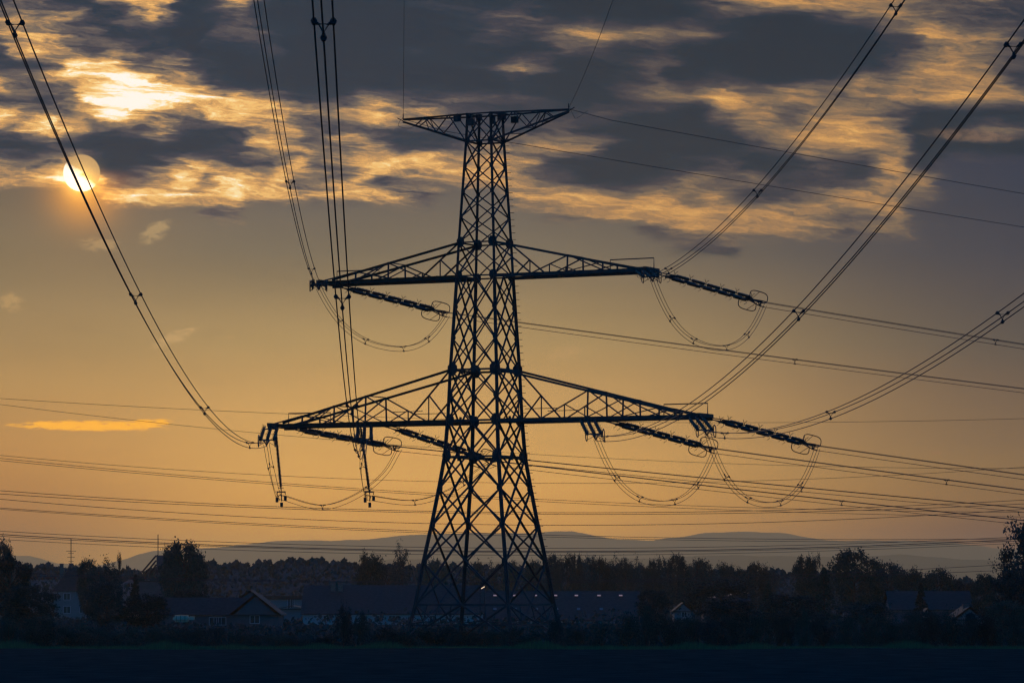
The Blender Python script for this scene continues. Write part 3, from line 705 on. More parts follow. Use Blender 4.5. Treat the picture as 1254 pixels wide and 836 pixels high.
# ------------------------------------------------------------------ vegetation
def quad(bm, c, s, rnd, fl=1.0):
    n = Vector((rnd.gauss(0, 1), rnd.gauss(0, 1), rnd.gauss(0, .7))).normalized()
    a = n.cross(Vector((rnd.gauss(0, 1), rnd.gauss(0, 1), rnd.gauss(0, 1)))).normalized(); b = n.cross(a)
    a *= s; b *= s * rnd.uniform(.4, .8) * fl
    bm.faces.new([bm.verts.new(c + p) for p in (-a, b * .9 - a * .1, a, -b + a * .15)])
def crown_mesh(kind, seed, n):
    rnd = random.Random(seed); bm = bmesh.new(); tips = []
    def clump(c, r, k, s, el=1.0):
        for _ in range(k):
            v = Vector((rnd.gauss(0, .5), rnd.gauss(0, .5), rnd.gauss(0, .5 * el))) * r
            quad(bm, c + v, s * rnd.uniform(.6, 1.3), rnd)
    if kind == 'round':      # 10 m tree, radius about 4
        m = 66
        for i in range(m):
            a = rnd.uniform(0, 6.28); z = rnd.uniform(2.0, 9.5); f = math.sqrt(max(.04, 1 - ((z - 5.7) / 4.1) ** 2)); R = 3.8 * f * rnd.uniform(.3, 1.05) ** .7
            c = Vector((R * math.cos(a), R * math.sin(a), z)); tips.append(c); clump(c, rnd.uniform(.6, 1.15), n // m, .19)
    elif kind == 'feathery':  # upright birch or poplar, sparse outline
        m = 44
        for i in range(m):
            z = rnd.uniform(2.0, 9.7); R = 2.0 * math.sin(math.pi * ((z - 1.0) / 9.4)) ** .45 * rnd.uniform(.15, 1.1); a = rnd.uniform(0, 6.28)
            c = Vector((R * math.cos(a), R * math.sin(a), z)); tips.append(c); clump(c, rnd.uniform(.35, .8), n // m, .15, 1.5)
    elif kind == 'conifer':
        z = .8
        while z < 9.8:
            R = 2.3 * (1 - z / 10) + .12
            for k in range(9):
                a = rnd.uniform(0, 6.28)
                for j in range(max(3, n // 260)):
                    f = rnd.random() ** .6; c = Vector((R * f * math.cos(a), R * f * math.sin(a), z - .35 * f * R + rnd.uniform(-.1, .1)))
                    quad(bm, c, .2, rnd)
            z += .33
        for _ in range(12): quad(bm, Vector((0, 0, rnd.uniform(9.3, 10))), .12, rnd)
    elif kind == 'bush':      # 3 m bush, radius 2.2
        m = 30
        for i in range(m):
            a = rnd.uniform(0, 6.28); z = rnd.uniform(.3, 2.6); R = 2.2 * math.sqrt(max(.05, 1 - (z / 3.0) ** 2)) * rnd.uniform(.1, 1.05)
            c = Vector((R * math.cos(a), R * math.sin(a), z)); clump(c, rnd.uniform(.35, .7), n // m, .085)
        for i in range(9):    # shoots standing out of the top
            a = rnd.uniform(0, 6.28); R = rnd.uniform(0, 1.6); b = Vector((R * math.cos(a), R * math.sin(a), 2.0)); ln = rnd.uniform(.7, 1.6); lean = Vector((rnd.uniform(-.3, .3), rnd.uniform(-.3, .3), 1))
            for j in range(16): quad(bm, b + lean * (ln * j / 15) + Vector((rnd.gauss(0, .07), rnd.gauss(0, .07), 0)), .075, rnd)
    me = bpy.data.meshes.new('crown_' + kind); bm.to_mesh(me); bm.free(); return me, tips
def trunk_mesh(kind, tips, seed):
    rnd = random.Random(seed); bm = bmesh.new()
    H = {'round': 7.5, 'feathery': 9.3, 'conifer': 9.7, 'bush': 1.6}[kind]; r = {'round': .28, 'feathery': .16, 'conifer': .2, 'bush': .06}[kind]
    wob = [Vector((rnd.uniform(-.15, .15) * i, rnd.uniform(-.15, .15) * i, H * i / 5)) * 1.0 for i in range(6)]
    if kind in ('conifer',): wob = [Vector((0, 0, H * i / 5)) for i in range(6)]
    tube(bm, wob, [r * (1 - .16 * i) for i in range(6)], 7)
    for c in tips[::2]:
        z = max(1.2, c.z - abs(c.x) * .6 - abs(c.y) * .4 - .5); f = min(5, z / H * 5); i = min(4, int(f)); b = wob[i].lerp(wob[i + 1], f - i)
        tube(bm, [b, b.lerp(c, .5) + Vector((0, 0, -.15)), c], [.08, .05, .02], 4)
    if kind == 'bush':
        for k in range(7): a = k * .9; tube(bm, [(0, 0, 0), (math.cos(a) * .8, math.sin(a) * .8, 1.2), (math.cos(a) * 1.2, math.sin(a) * 1.2, 2.1)], [.05, .03, .015], 4)
    me = bpy.data.meshes.new('trunk_' + kind); bm.to_mesh(me); bm.free(); return me
PROT = {}
for kind, cnt, n in (('round', 5, 7000), ('feathery', 5, 2700), ('conifer', 2, 2600), ('bush', 5, 4200)):
    PROT[kind] = []
    for i in range(cnt):
        cm, tips = crown_mesh(kind, 100 + i * 7 + len(kind), n); tm = trunk_mesh(kind, tips, i)
        tm.materials.append(BARK); PROT[kind].append((cm, tm))
MATS = {'round': LEAF, 'feathery': LEAF_D, 'conifer': NEEDLE, 'bush': LEAF}
HT = {'round': 10.0, 'feathery': 10.2, 'conifer': 10.0, 'bush': 3.3}
WD = {'round': 3.9, 'feathery': 2.2, 'conifer': 2.3, 'bush': 2.4}
CNAME = {}
rv = random.Random(77); _mm = {}
def plant(kind, u, vtop, halfw, Y, label, cat='tree', group=None, m=None, name=None, var=None, zb=0.0):
    """halfw in photo pixels, height from the crown top's row"""
    s = Y / F; H = CZ + (HY - vtop) * s - zb; w = halfw * s
    v = rv.randrange(len(PROT[kind])) if var is None else var
    cm, tm = PROT[kind][v]; m = m or MATS[kind]
    key = (kind, v, m.name)
    if key not in _mm:
        c2 = cm.copy(); c2.materials.clear(); c2.materials.append(m); _mm[key] = c2
    nm = name or {'round': 'broadleaf_tree', 'feathery': 'slender_tree', 'conifer': 'conifer_tree', 'bush': 'bush'}[kind]
    R = thing(nm, label, cat, ((u - CX) * s, Y, zb), rv.uniform(0, 6.28), group)
    sc = (w / WD[kind], w / WD[kind], H / HT[kind])
    for n_, me in (('crown', _mm[key]), ('trunk', tm)):
        o = new('stems' if (kind == 'bush' and n_ == 'trunk') else ('foliage' if kind == 'bush' else n_), me, None, R); o.scale = sc
    return R
# single trees, each with its own description (x, top row, half width, distance)
TREES = [
 ('round', 4, 661, 13, 520, 'slim dark tree at the left edge with a ragged top standing highest there', None),
 ('round', 10, 680, 34, 500, 'broad dark tree filling the lower left edge of the view', LEAF_D),
 ('round', 107, 685, 14, 640, 'small open-crowned tree just right of the rooftop television aerial', None),
 ('feathery', 133, 683, 15, 620, 'dense upright tree between the aerial house and the rooftop billboard', None),
 ('feathery', 146, 677, 4, 560, 'very thin bare-topped tree left of the rooftop billboard', None),
 ('conifer', 166, 702, 16, 560, 'dark pointed conifer below the thin bare-topped tree', None),
 ('feathery', 120, 690, 12, 600, 'bushy tree in front of the white house roof', None),
 ('round', 222, 663, 27, 640, 'tall leafy tree beside the rooftop billboard, tallest on the left', None),
 ('round', 211, 668, 17, 650, 'narrow tree merging into the tall tree beside the billboard', None),
 ('round', 240, 676, 14, 660, 'low rounded tree at the right foot of the tall billboard tree', None),
 ('round', 454, 677, 19, 900, 'dark rounded tree above the left end of the long barn roof', None),
 ('feathery', 492, 666, 13, 880, 'pointed tree above the barn roof beside the pylon left leg', None),
 ('round', 476, 690, 22, 900, 'low wide tree between the two taller trees over the barn', LEAF_D),
 ('round', 534, 685, 18, 1000, 'small round tree seen through the left half of the pylon base', None),
 ('feathery', 585, 683, 12, 1000, 'light feathery tree seen through the middle of the pylon base', None),
 ('feathery', 604, 686, 10, 1010, 'thin tree right of the middle seen through the pylon base', None),
 ('round', 626, 685, 12, 1000, 'round-topped tree seen through the right half of the pylon base', None),
 ('round', 653, 687, 13, 1000, 'low tree just inside the pylon right leg', None),
 ('round', 985, 680, 16, 800, 'left one of the three clumped tree tops right of the wood', None),
 ('feathery', 1000, 675, 9, 800, 'narrow pointed top between the clumped trees on the right', None),
 ('round', 1047, 673, 33, 780, 'large round leafy tree, broadest crown on the right side', None),
 ('round', 1085, 688, 28, 780, 'sloping shoulder tree joined to the right of the broadest crown', LEAF_D),
 ('round', 1112, 696, 22, 770, 'lower tree on the slope left of the rounded far right tree', None),
 ('round', 1146, 695, 24, 760, 'rounded tree with sky showing through, above the long dark roof', None),
 ('round', 1180, 711, 22, 760, 'small low tree between the rounded tree and the poplar', LEAF_D),
 ('round', 1206, 703, 17, 560, 'bushy tree just left of the tall edge poplar', None),
 ('feathery', 1254, 628, 30, 430, 'tall dark poplar cut by the right edge of the view', LEAF_D),
 ('conifer', 1258, 632, 40, 445, 'dense dark tapering tree standing just behind the tall poplar at the right edge', LEAF_D),
 ('feathery', 1236, 664, 20, 440, 'shorter poplar leaning against the tall one at the right edge', LEAF_D),
 ('round', 1246, 700, 34, 420, 'wide dark shrubby tree under the poplars at the right edge', LEAF_D),
 ('conifer', 1009, 694, 26, 560, 'broad dark spruce in front of the clumped trees', None),
 ('conifer', 1073, 718, 18, 520, 'low spruce between the broad spruce and the long dark roof', None),
 ('conifer', 1128, 712, 16, 540, 'dark spruce in front of the long dark roof on the right', None),
 ('conifer', 940, 714, 20, 560, 'wide-skirted conifer left of the broad spruce', None),
 ('round', 880, 708, 44, 640, 'dark mass of a wide tree above the added pale roof glint', LEAF_A),
 ('round', 800, 722, 22, 520, 'round tree right of the skylit roof end', LEAF_D),
 ('round', 36, 716, 34, 380, 'wide rounded bushy tree in the lower left garden', LEAF_A),
 ('round', 130, 712, 26, 430, 'dense garden tree right of the white house wall', LEAF_D),
 ('round', 178, 726, 30, 430, 'low garden tree under the rooftop billboard', LEAF_D),
 ('round', 232, 722, 26, 600, 'garden tree behind the long low roof on the left', LEAF_D),
 ('round', 895, 735, 36, 420, 'rounded garden tree below the added pale roof glint', LEAF_D),
 ('round', 968, 728, 38, 430, 'rounded garden tree below the wide-skirted conifer', LEAF_A),
 ('round', 1060, 736, 36, 400, 'rounded garden tree left of the small gabled house', LEAF_D),
 ('round', 1128, 748, 26, 380, 'low garden tree beside the small pale garden shed', LEAF_D),
 ('round', 1236, 735, 30, 380, 'leafy shrub tree right of the small gabled house', None),
 ('round', 735, 706, 40, 1100, 'pale rounded tree in haze behind the skylit roof', LEAF_D),
]
for kind, u, v, hw, Y, lab, m in TREES: plant(kind, u, v, hw, Y, lab, m=m)
ORD = ['first', 'second', 'third', 'fourth', 'fifth', 'sixth', 'seventh', 'eighth', 'ninth', 'tenth', 'eleventh', 'twelfth', 'thirteenth', 'fourteenth', 'fifteenth', 'sixteenth', 'seventeenth', 'eighteenth', 'nineteenth', 'twentieth']
def ordn(i):
    if i < 20: return ORD[i]
    tens = {2: 'twenty', 3: 'thirty', 4: 'forty', 5: 'fifty', 6: 'sixty', 7: 'seventy'}[(i + 1) // 10]
    return tens.replace('y', 'ieth') if (i + 1) % 10 == 0 else tens + '-' + ORD[(i + 1) % 10 - 1]
rr = random.Random(9)
tops = [(678,680),(686,678),(696,677),(706,679),(716,680),(725,683),(735,684),(746,685),(756,683),(767,682),(777,684),(787,686),(798,685),(808,682),(818,684),(829,681),(838,683),(848,685),(858,686),(868,687),(884,689),(893,691),(904,692),(915,693),(926,689),(937,691),(946,693)]
for i, (u, v) in enumerate(tops):
    plant('feathery' if i % 3 else 'round', u, v - 1 + rr.uniform(-2, 2), rr.uniform(9, 14), 930 + rr.uniform(-40, 60), '%s from the left of the thin-crowned trees lined up right of the pylon' % ordn(i), group='row of thin-crowned trees on the skyline', m=(LEAF_A if i % 3 == 0 else LEAF_D))
# hedge along the field edge
hv = random.Random(31); us = []; u = -12.0
while u < 1270: us.append(u); u += hv.uniform(22, 31)
special = {434: 733, 452: 745, 792: 736, 690: 750, 985: 740}
for i, u in enumerate(us):
    v = float(np.interp(u, [0, 60, 75, 110, 200, 280, 370, 425, 460, 500, 690, 740, 780, 830, 900, 1254], [752, 752, 765, 759, 764, 765, 774, 774, 768, 768, 770, 757, 746, 748, 750, 747])) + hv.uniform(-5, 4)
    for k in special:
        if abs(k - u) < 13: v = special[k]
    plant('bush', u, v, 13 if v in special.values() else hv.uniform(19, 29), 272 + hv.uniform(-4, 7), '%s bush from the left in the dark hedge along the field edge' % ordn(i), 'bush', 'hedge bushes along the field edge', m=[LEAF, LEAF_D, LEAF, LEAF_A][hv.randrange(4) if hv.random() < .5 else 0])
# far wood, one mass
def wood():
    rnd = random.Random(3); bm = bmesh.new()
    for i in range(30000):
        u = rnd.uniform(-150, 1400); Y = rnd.uniform(1080, 1300)
        top = float(np.interp(u, [-150, 30, 60, 100, 180, 250, 300, 340, 370, 395, 430, 520, 700, 850, 1000, 1200, 1400], [690, 692, 693, 696, 700, 690, 691, 688, 685, 687, 690, 694, 694, 700, 700, 712, 705]))
        top += 2.2 * math.sin(u * .19) + 1.6 * math.sin(u * .47 + 1) + 1.2 * math.sin(u * .9 + 2)
        H = CZ + (HY - top) * Y / F; z = H * (1 - rnd.random() ** 2 * .8)
        quad(bm, Vector(((u - CX) / F * Y, Y, z)), rnd.uniform(.5, 1.1), rnd)
    us_ = np.arange(-160, 1420, 5.0); a = []; b = []
    for u in us_:
        top = float(np.interp(u, [-150, 30, 60, 100, 180, 250, 300, 340, 370, 395, 430, 520, 700, 850, 1000, 1200, 1400], [690, 692, 693, 696, 700, 690, 691, 688, 685, 687, 690, 694, 694, 700, 700, 712, 705]))
        Y = 1200; x = (u - CX) / F * Y; H = CZ + (HY - top - 5) * Y / F
        a.append((bm.verts.new((x, Y - 40, 0)), bm.verts.new((x, Y, H)), bm.verts.new((x, Y + 60, 0))))
    for p, q in zip(a, a[1:]): bm.faces.new((p[0], q[0], q[1], p[1])); bm.faces.new((p[1], q[1], q[2], p[2]))
    o = new('woods', bm, LEAF_D); o['kind'] = 'stuff'; tag(o, 'far hazy wood forming the tree line behind the houses', 'woods')
wood()
def scrub():
    rnd = random.Random(8); bm = bmesh.new()
    for i in range(26000):
        Y = rnd.uniform(300, 900) if i % 3 else rnd.uniform(900, 1400); x = rnd.uniform(-.145, .145) * Y; h = .4 + (1.0 if Y < 520 else 2.2) * (math.sin(x * .13 + Y * .03) * .5 + .5) * (math.sin(x * .041 - Y * .02) * .5 + .5)
        quad(bm, Vector((x, Y, rnd.uniform(0, h))), rnd.uniform(.15, .5) * (Y / 500) ** .5, rnd)
    o = new('undergrowth', bm, LEAF_D); o['kind'] = 'stuff'; tag(o, 'dark low scrub covering the gardens behind the hedge', 'undergrowth')
    bm = bmesh.new()
    for i in range(24000):
        Y = rnd.gauss(265.0, 1.3); x = rnd.uniform(-38, 38); h = rnd.uniform(.08, .30) * (1 + max(0, math.sin(x * .9) * math.sin(x * .37 + 1)) * 1.6); d = Vector((rnd.uniform(-.08, .08), rnd.uniform(-.08, .08), h)); b = Vector((x, Y, .05)); w = Vector((rnd.uniform(.01, .025), 0, 0))
        bm.faces.new([bm.verts.new(p) for p in (b - w, b + w, b + d)])
    o = new('grass', bm, leafmat('verge_grass', (0.03, 0.09, 0.045), (0.06, 0.15, 0.06))); o['kind'] = 'stuff'; tag(o, 'rough grass verge between the field and the hedge', 'grass')
scrub()

# ------------------------------------------------------------------ buildings
def at(u, Y): return (u - CX) / F * Y
def prism_roof(bm, x0, x1, y0, y1, z0, z1, hip=0.0, ov=.35, th=.11, ridge='x'):
    """ridge along x (or y); hip insets the ridge ends"""
    if ridge == 'x':
        ym = (y0 + y1) / 2; A = [(x0 - ov, y0 - ov, z0), (x1 + ov, y0 - ov, z0), (x1 + ov, y1 + ov, z0), (x0 - ov, y1 + ov, z0)]; Rr = [(x0 - ov + hip, ym, z1), (x1 + ov - hip, ym, z1)]
        F_ = lambda a, r: [(a[0], a[1], r[1], r[0]), (a[2], a[3], r[0], r[1]), (a[1], a[2], r[1]), (a[3], a[0], r[0])]
    else:
        xm = (x0 + x1) / 2; A = [(x0 - ov, y1 + ov, z0), (x0 - ov, y0 - ov, z0), (x1 + ov, y0 - ov, z0), (x1 + ov, y1 + ov, z0)]; Rr = [(xm, y1 + ov - hip, z1), (xm, y0 - ov + hip, z1)]
        F_ = lambda a, r: [(a[0], a[1], r[1], r[0]), (a[2], a[3], r[0], r[1]), (a[1], a[2], r[1]), (a[3], a[0], r[0])]
    a = [bm.verts.new(p) for p in A]; r = [bm.verts.new(p) for p in Rr]
    b = [bm.verts.new((p[0], p[1], p[2] - th)) for p in A]
    for f in F_(a, r)[:(4 if hip else 2)]: bm.faces.new(f)
    for i in range(4): bm.faces.new((b[i], b[(i + 1) % 4], a[(i + 1) % 4], a[i]))
    bm.faces.new(b[::-1])
def gable_wall(bm, x0, x1, y0, y1, z, zr, ridge='x'):
    box(bm, ((x0 + x1) / 2, (y0 + y1) / 2, z / 2), (x1 - x0, y1 - y0, z))
    if ridge == 'y':
        xm = (x0 + x1) / 2
        for y in (y0, y1 - .2):
            v = [bm.verts.new(p) for p in ((x0, y, z), (x1, y, z), (xm, y, zr - .1), (x0, y + .2, z), (x1, y + .2, z), (xm, y + .2, zr - .1))]
            bm.faces.new((v[0], v[1], v[2])); bm.faces.new((v[5], v[4], v[3])); bm.faces.new((v[0], v[2], v[5], v[3])); bm.faces.new((v[1], v[4], v[5], v[2]))
def window(par, x, y, z, w, h, m=None, pane=None):
    bm = bmesh.new()
    for a, b, c, d in ((-w / 2, 0, .08, h), (w / 2, 0, .08, h), (0, h / 2, w, .08), (0, -h / 2, w, .08), (0, 0, .06, h)):
        box(bm, (x + a, y - .04, z + b), (c, .08, d))
    f = new('window', bm, m or FRAME, par); bm = bmesh.new(); box(bm, (x, y - .015, z), (w - .02, .03, h - .02)); new('pane', bm, pane or GLASS, f)
def zrow(v, Y): return CZ + (HY - v) * Y / F
def house(name, label, cat, u0, u1, Y, vE, vR, depth, wall, roof, ridge='x', hip=0.0, wins=(), chim=(), zbase=0, pane=None):
    x0, x1 = at(u0, Y), at(u1, Y); xc = (x0 + x1) / 2; R = thing(name, label, cat, (xc, Y, 0)); x0 -= xc; x1 -= xc
    zE, zR = zrow(vE, Y), zrow(vR, Y); bm = bmesh.new(); gable_wall(bm, x0, x1, 0, depth, zE - .2, zR - .2, ridge)
    if ridge == 'x' and hip == 0:
        for x in (x0, x1 - .2):
            v = [bm.verts.new(p) for p in ((x, 0, zE - .2), (x, depth, zE - .2), (x, depth / 2, zR - .3), (x + .2, 0, zE - .2), (x + .2, depth, zE - .2), (x + .2, depth / 2, zR - .3))]
            bm.faces.new((v[0], v[2], v[1])); bm.faces.new((v[3], v[4], v[5])); bm.faces.new((v[0], v[3], v[5], v[2])); bm.faces.new((v[1], v[2], v[5], v[4]))
    new('wall', bm, wall, R)
    bm = bmesh.new(); prism_roof(bm, x0, x1, 0, depth, zE, zR, hip, ridge=ridge); ro = new('roof', bm, roof, R)
    for u, vt in chim:
        bm = bmesh.new(); xx = at(u, Y) - xc; zt = zrow(vt, Y); box(bm, (xx, depth * .4, (zE + zt) / 2), (.7, .7, zt - zE)); box(bm, (xx, depth * .4, zt + .05), (.85, .85, .1)); new('chimney', bm, BRICK, ro)
    for u, v, w, h in wins: window(R, at(u, Y) - xc, 0, zrow(v, Y), w, h, pane=pane)
    return R, xc
# two-storey white house on the left
R, xc = house('white_house', 'two-storey pale house with hipped roof and aerial, lower left', 'house', 66, 106, 800, 723, 695, 9, WALLW, ROOF_R, hip=3.0,
      wins=[(82,730,1.3,1.3),(103,730,1.0,1.3),(82,746,1.4,1.4),(101,746,1.2,1.3),(70,730,1,1.3)], chim=[(73,690)])
bm = bmesh.new(); x = at(87.5, 805); z = zrow(697, 805)
tube(bm, [(0, 0, 0), (0, 0, zrow(659, 805) - z)], .09, 5)
for v, w in ((674.5, 1.0), (677, .55), (682, .75), (687, .5)):
    zz = zrow(v, 805) - z; beam(bm, (-w, 0, zz), (w, 0, zz), .10, .08)
o = new('television_aerial', bm, STEEL2); o.location = (x, 804.2, z); tag(o, 'tall thin aerial mast with short cross bars on the white house roof', 'aerial')
# flat pale industrial building behind it
def hall(name, label, u0, u1, Y, vt, depth, wall, fascia=None, wins=()):
    x0, x1 = at(u0, Y), at(u1, Y); xc = (x0 + x1) / 2; H = zrow(vt, Y); R = thing(name, label, 'building', (xc, Y, 0))
    bm = bmesh.new(); box(bm, (0, depth / 2, H / 2), (x1 - x0, depth, H)); new('wall', bm, wall, R)
    bm = bmesh.new(); box(bm, (0, depth / 2, H + .35), (x1 - x0 + .5, depth + .5, .7)); new('roof_fascia', bm, fascia or ROOF, R)
    for u, v, w, h in wins: window(R, at(u, Y) - xc, 0, zrow(v, Y), w, h)
    return R
hall('industrial_hall', 'long pale flat-roofed hall with reddish eaves behind the white house', 26, 200, 1150, 709, 30, WALLG, RED, wins=[(160+9*k,716,3,1.2) for k in range(4)])
# rooftop billboard with struts
x = at(200, 900); R = thing('rooftop_billboard', 'dark billboard on diagonal roof struts left of the tall leafy tree', 'billboard', (x, 900, zrow(712, 900)))
zb = zrow(712, 900); bx = lambda u: at(u, 900) - x; bz = lambda v: zrow(v, 900) - zb
bm = bmesh.new(); box(bm, (bx(207), 0, bz(688.5)), (at(222, 900) - at(192, 900), .4, bz(679.5) - bz(697.5))); new('sign_panel', bm, WALLD, R)
for k, (ua, va, ub, vb) in enumerate(((173,700,191,680),(177,702,191,686),(183,702,191,691),(188,703,192,697))):
    bm = bmesh.new(); beam(bm, (bx(ua), 2, bz(va)), (bx(ub), .3, bz(vb)), .28); new('strut', bm, STEEL2, R)
bm = bmesh.new(); beam(bm, (bx(192.5), .4, bz(712)), (bx(192.5), .4, bz(679)), .35); beam(bm, (bx(214), .4, bz(712)), (bx(214), .4, bz(679)), .35)
for v in (684, 691, 698): beam(bm, (bx(180 + (698 - v)), 1, bz(v)), (bx(193), .4, bz(v)), .14)
new('post', bm, STEEL2, R)
bm = bmesh.new(); tube(bm, [(0, 0, 0), (0, 0, zrow(654, 900) - zrow(679, 900))], .10, 5); o = new('lightning_rod', bm, STEEL2); o.location = (at(193.5, 900), 900, zrow(679, 900)); tag(o, 'thin vertical rod standing on top of the billboard', 'rod')
bm = bmesh.new(); x0, x1 = at(170, 905), at(245, 905); H = zrow(711.5, 905)
R = thing('flat_roof_building', 'plain dark flat-roofed block carrying the billboard', 'building', ((x0 + x1) / 2, 905, 0)); box(bm, (0, 6, H / 2), (x1 - x0, 14, H)); new('wall', bm, WALLD, R)
bm = bmesh.new(); box(bm, (0, 6, H + .1), (x1 - x0 + .4, 14.4, .2)); new('roof', bm, ROOF, R)
# long low house with a gable, left centre
house('long_bungalow', 'long low house with dark roof left of the barn', 'house', 196, 318, 520, 752, 731, 8, WALLD, ROOF, wins=[(262,760,1.2,1.0),(271,760,1.2,1.0)])
house('gabled_house', 'dark gabled house end beside the pale low building', 'house', 284, 341, 510, 752, 727, 12, WALLD, ROOF, ridge='y', wins=[(312, 758, 1.2, 1.0)])
house('small_gable_annex', 'small roof peak just above the long low house', 'house', 286, 326, 560, 738, 722, 9, WALLD, ROOF_R, ridge='y')
hall('low_flat_building', 'pale low flat building between the gabled house and the barn', 318, 376, 760, 733.5, 14, WALLW, ROOF, wins=[(354,738,.6,2.2),(358,738,.6,2.4)])
house('pale_gable_store', 'pale gable wall squeezed left of the long barn', 'building', 338, 378, 640, 745, 741, 10, WALLW, ROOF, ridge='y')
# barn and skylit roof
house('long_barn', 'long barn with huge dark roof above a pale wall, left of the pylon', 'barn', 371, 590, 600, 751, 715.5, 20, WALLB, ROOF, wins=[(u,757,1.0,.9) for u in (400,425,465,480,530)], chim=[(405,710),(414,713)])
R, xc = house('skylit_hall', 'long dark-roofed building with a row of small skylights with added sky glow behind the pylon', 'building', 589, 783, 640, 759, 723, 22, WALLB, ROOF_R, wins=[(u,764,1.0,.8) for u in (640,665,700)])
zE, zR = zrow(759, 640), zrow(723, 640)
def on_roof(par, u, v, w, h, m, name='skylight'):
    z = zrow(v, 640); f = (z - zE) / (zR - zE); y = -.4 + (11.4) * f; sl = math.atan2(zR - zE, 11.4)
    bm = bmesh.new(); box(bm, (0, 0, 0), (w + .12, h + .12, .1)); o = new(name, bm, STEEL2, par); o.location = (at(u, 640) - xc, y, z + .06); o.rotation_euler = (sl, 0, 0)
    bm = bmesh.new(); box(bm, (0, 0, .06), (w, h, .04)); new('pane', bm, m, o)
ro = R
for u in (606, 630, 656, 681, 707, 735, 762): on_roof(ro, u, 729.3, .55, .55, REFLECT_GLOW)  # panes glow to imitate reflected sky, no light inside
for u in (606, 631, 657, 682, 709, 737): on_roof(ro, u, 746, .5, .9, WALLG, 'dormer_window')
# street lamp, lit
x = at(588, 500); R = thing('street_lamp', 'tall street lamp with a lit head in front of the skylit roof', 'street lamp', (x, 500, 0))
z = zrow(720, 500); bm = bmesh.new(); tube(bm, [(0, 0, 0), (0, 0, z * .8), (0, 0, z - .3), (.12, 0, z - .05), (.3, 0, z)], [.09, .07, .06, .05, .05], 8); new('pole', bm, STEEL, R)
bm = bmesh.new(); beam(bm, (.1, 0, z + .0), (.62, 0, z + .32), .2, .12); new('lamp_head', bm, STEEL2, R)
bm = bmesh.new(); beam(bm, (.14, -.09, z - .03), (.56, -.09, z + .23), .16, .1); new('lamp_glass', bm, LAMPM, R)
# camper / tank trailer
def trailer(u, Y, v, w, h, label, big=True):
    R = thing('caravan' if big else 'small_trailer', label, 'trailer', (at(u, Y), Y, 0)); zc = zrow(v, Y)
    bm = bmesh.new(); bmesh.ops.create_cube(bm, size=1.0)
    bmesh.ops.scale(bm, vec=(w, 1.9, h), verts=bm.verts); bmesh.ops.bevel(bm, geom=list(bm.edges), offset=.22, segments=3, affect='EDGES'); bmesh.ops.translate(bm, vec=(0, 0, zc), verts=bm.verts); new('body', bm, WHITE, R)
    bm = bmesh.new()
    for k in (-.28, -.02, .24): box(bm, (w * k, -.96, zc), (.05, .03, h * .86))
    new('rib', bm, STEEL2, R)
    for k in (-.22, .22):
        bm = bmesh.new(); tube(bm, [(w * k, -.85, .35), (w * k, -.6, .35)], .35, 14); new('wheel', bm, RUBBER, R)
    bm = bmesh.new(); beam(bm, (-w / 2, 0, .5), (w / 2, 0, .5), 1.2, .12)
    for k in (-.3, .3): beam(bm, (w * k, 0, .5), (w * k, 0, zc - h / 2 + .05), .5)
    beam(bm, (w / 2 - .1, 0, .5), (w / 2 + .9, 0, .5), .1); new('chassis', bm, STEEL2, R)
    bm = bmesh.new(); box(bm, (w / 2 + .22, 0, zc + .05), (.45, 1.0, .35)); new('rear_box', bm, WHITE, R)
trailer(222.5, 420, 757, 1.75, .72, 'pale ribbed caravan body above the hedge below the tall billboard tree')
trailer(161, 430, 754.5, .7, .35, 'tiny pale trailer in the garden left of the ribbed caravan', False)
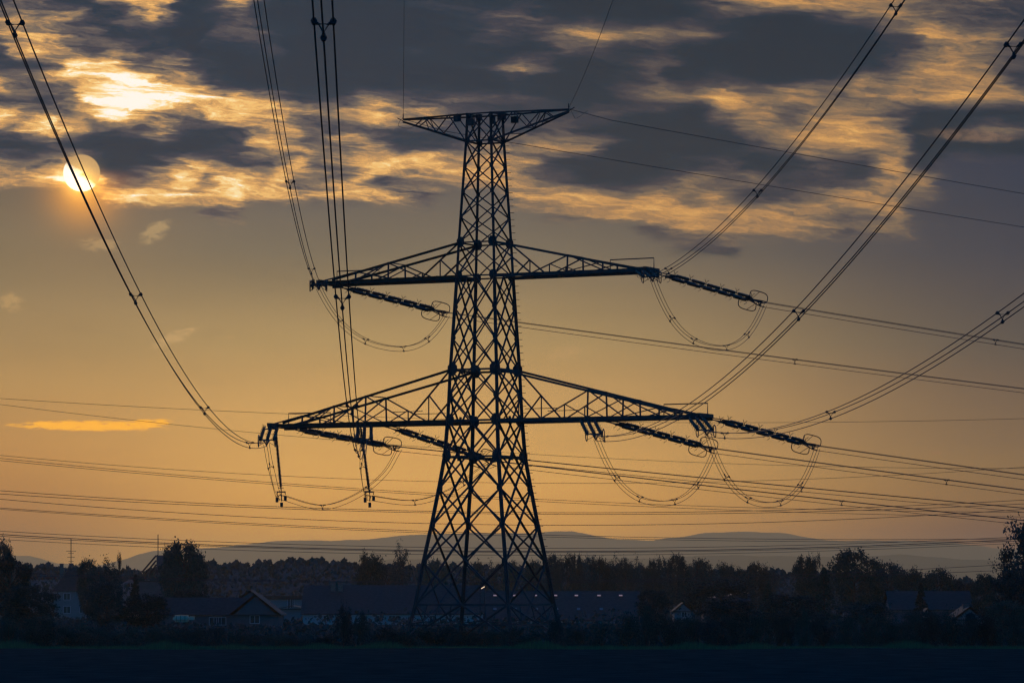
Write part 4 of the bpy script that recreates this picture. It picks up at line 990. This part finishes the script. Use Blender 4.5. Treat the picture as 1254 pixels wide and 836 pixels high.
# right side houses
house('grey_gable_house', 'small pale gabled house half hidden right of the skylit roof', 'house', 826, 848, 620, 748, 737, 8, WALLW, ROOF, ridge='y', wins=[(838,752,.8,.8)])
R, xc2 = house('glint_roof_house', 'dark house whose roof edge carries an added row of glowing glints', 'house', 862, 918, 700, 742, 727, 9, WALLD, ROOF)
for k in range(9):
    bm = bmesh.new(); u = 868 + k * 5.6; v = 731 - k * .7; box(bm, (at(u, 700) - xc2, -.9, zrow(v, 700)), (.66, .1, .16 if k < 4 else .26)); new('roof_glint', bm, REFLECT_GLOW, R)  # glowing boxes added to imitate a glint along the roof edge
house('long_dark_roof', 'long house with plain dark roof behind the small gabled house', 'house', 1092, 1190, 560, 746, 723, 11, WALLD, ROOF)
R, xc3 = house('small_gabled_house', 'small white gabled house with a dark arched window, lower right', 'house', 1169, 1206, 470, 758, 742, 9, WALLW, ROOF, ridge='y', chim=[(1187,740)])
bm = bmesh.new(); zc = zrow(757, 470); vs = [bm.verts.new((at(1188.5, 470) - xc3 + math.cos(a) * .62, -.05, zc + math.sin(a) * .7)) for a in np.linspace(0, math.pi, 9)]
vs += [bm.verts.new((at(1188.5, 470) - xc3 - .62, -.05, zc - 1.1)), bm.verts.new((at(1188.5, 470) - xc3 + .62, -.05, zc - 1.1))]
f = bm.faces.new(vs); bmesh.ops.solidify(bm, geom=[f], thickness=.06); new('arched_window', bm, GLASS, R)
house('garden_shed', 'tiny pale shed between the spruces and the small gabled house', 'shed', 1133, 1139, 500, 751, 744, 3, WALLW, ROOF, ridge='y')
house('white_villa', 'pale low house among trees far right of the pylon', 'house', 1036, 1050, 640, 752, 744, 8, WALLG, ROOF_R)

# ------------------------------------------------------------------ haze
bm = bmesh.new(); box(bm, (0, 14750, 255), (20400, 30500, 512))
hz = bpy.data.materials.new('haze_air'); hz.use_nodes = True; nt = hz.node_tree
for n in list(nt.nodes): nt.nodes.remove(n)
o_ = nt.nodes.new('ShaderNodeOutputMaterial'); pv = nt.nodes.new('ShaderNodeVolumePrincipled'); nt.links.new(pv.outputs[0], o_.inputs['Volume'])
pv.inputs['Color'].default_value = (1.0, 0.88, 0.52, 1); pv.inputs['Density'].default_value = HAZE; pv.inputs['Anisotropy'].default_value = 0.58
o = new('haze', bm, hz); o['kind'] = 'stuff'; tag(o, 'thin evening haze between the viewer and the distant hills', 'haze')
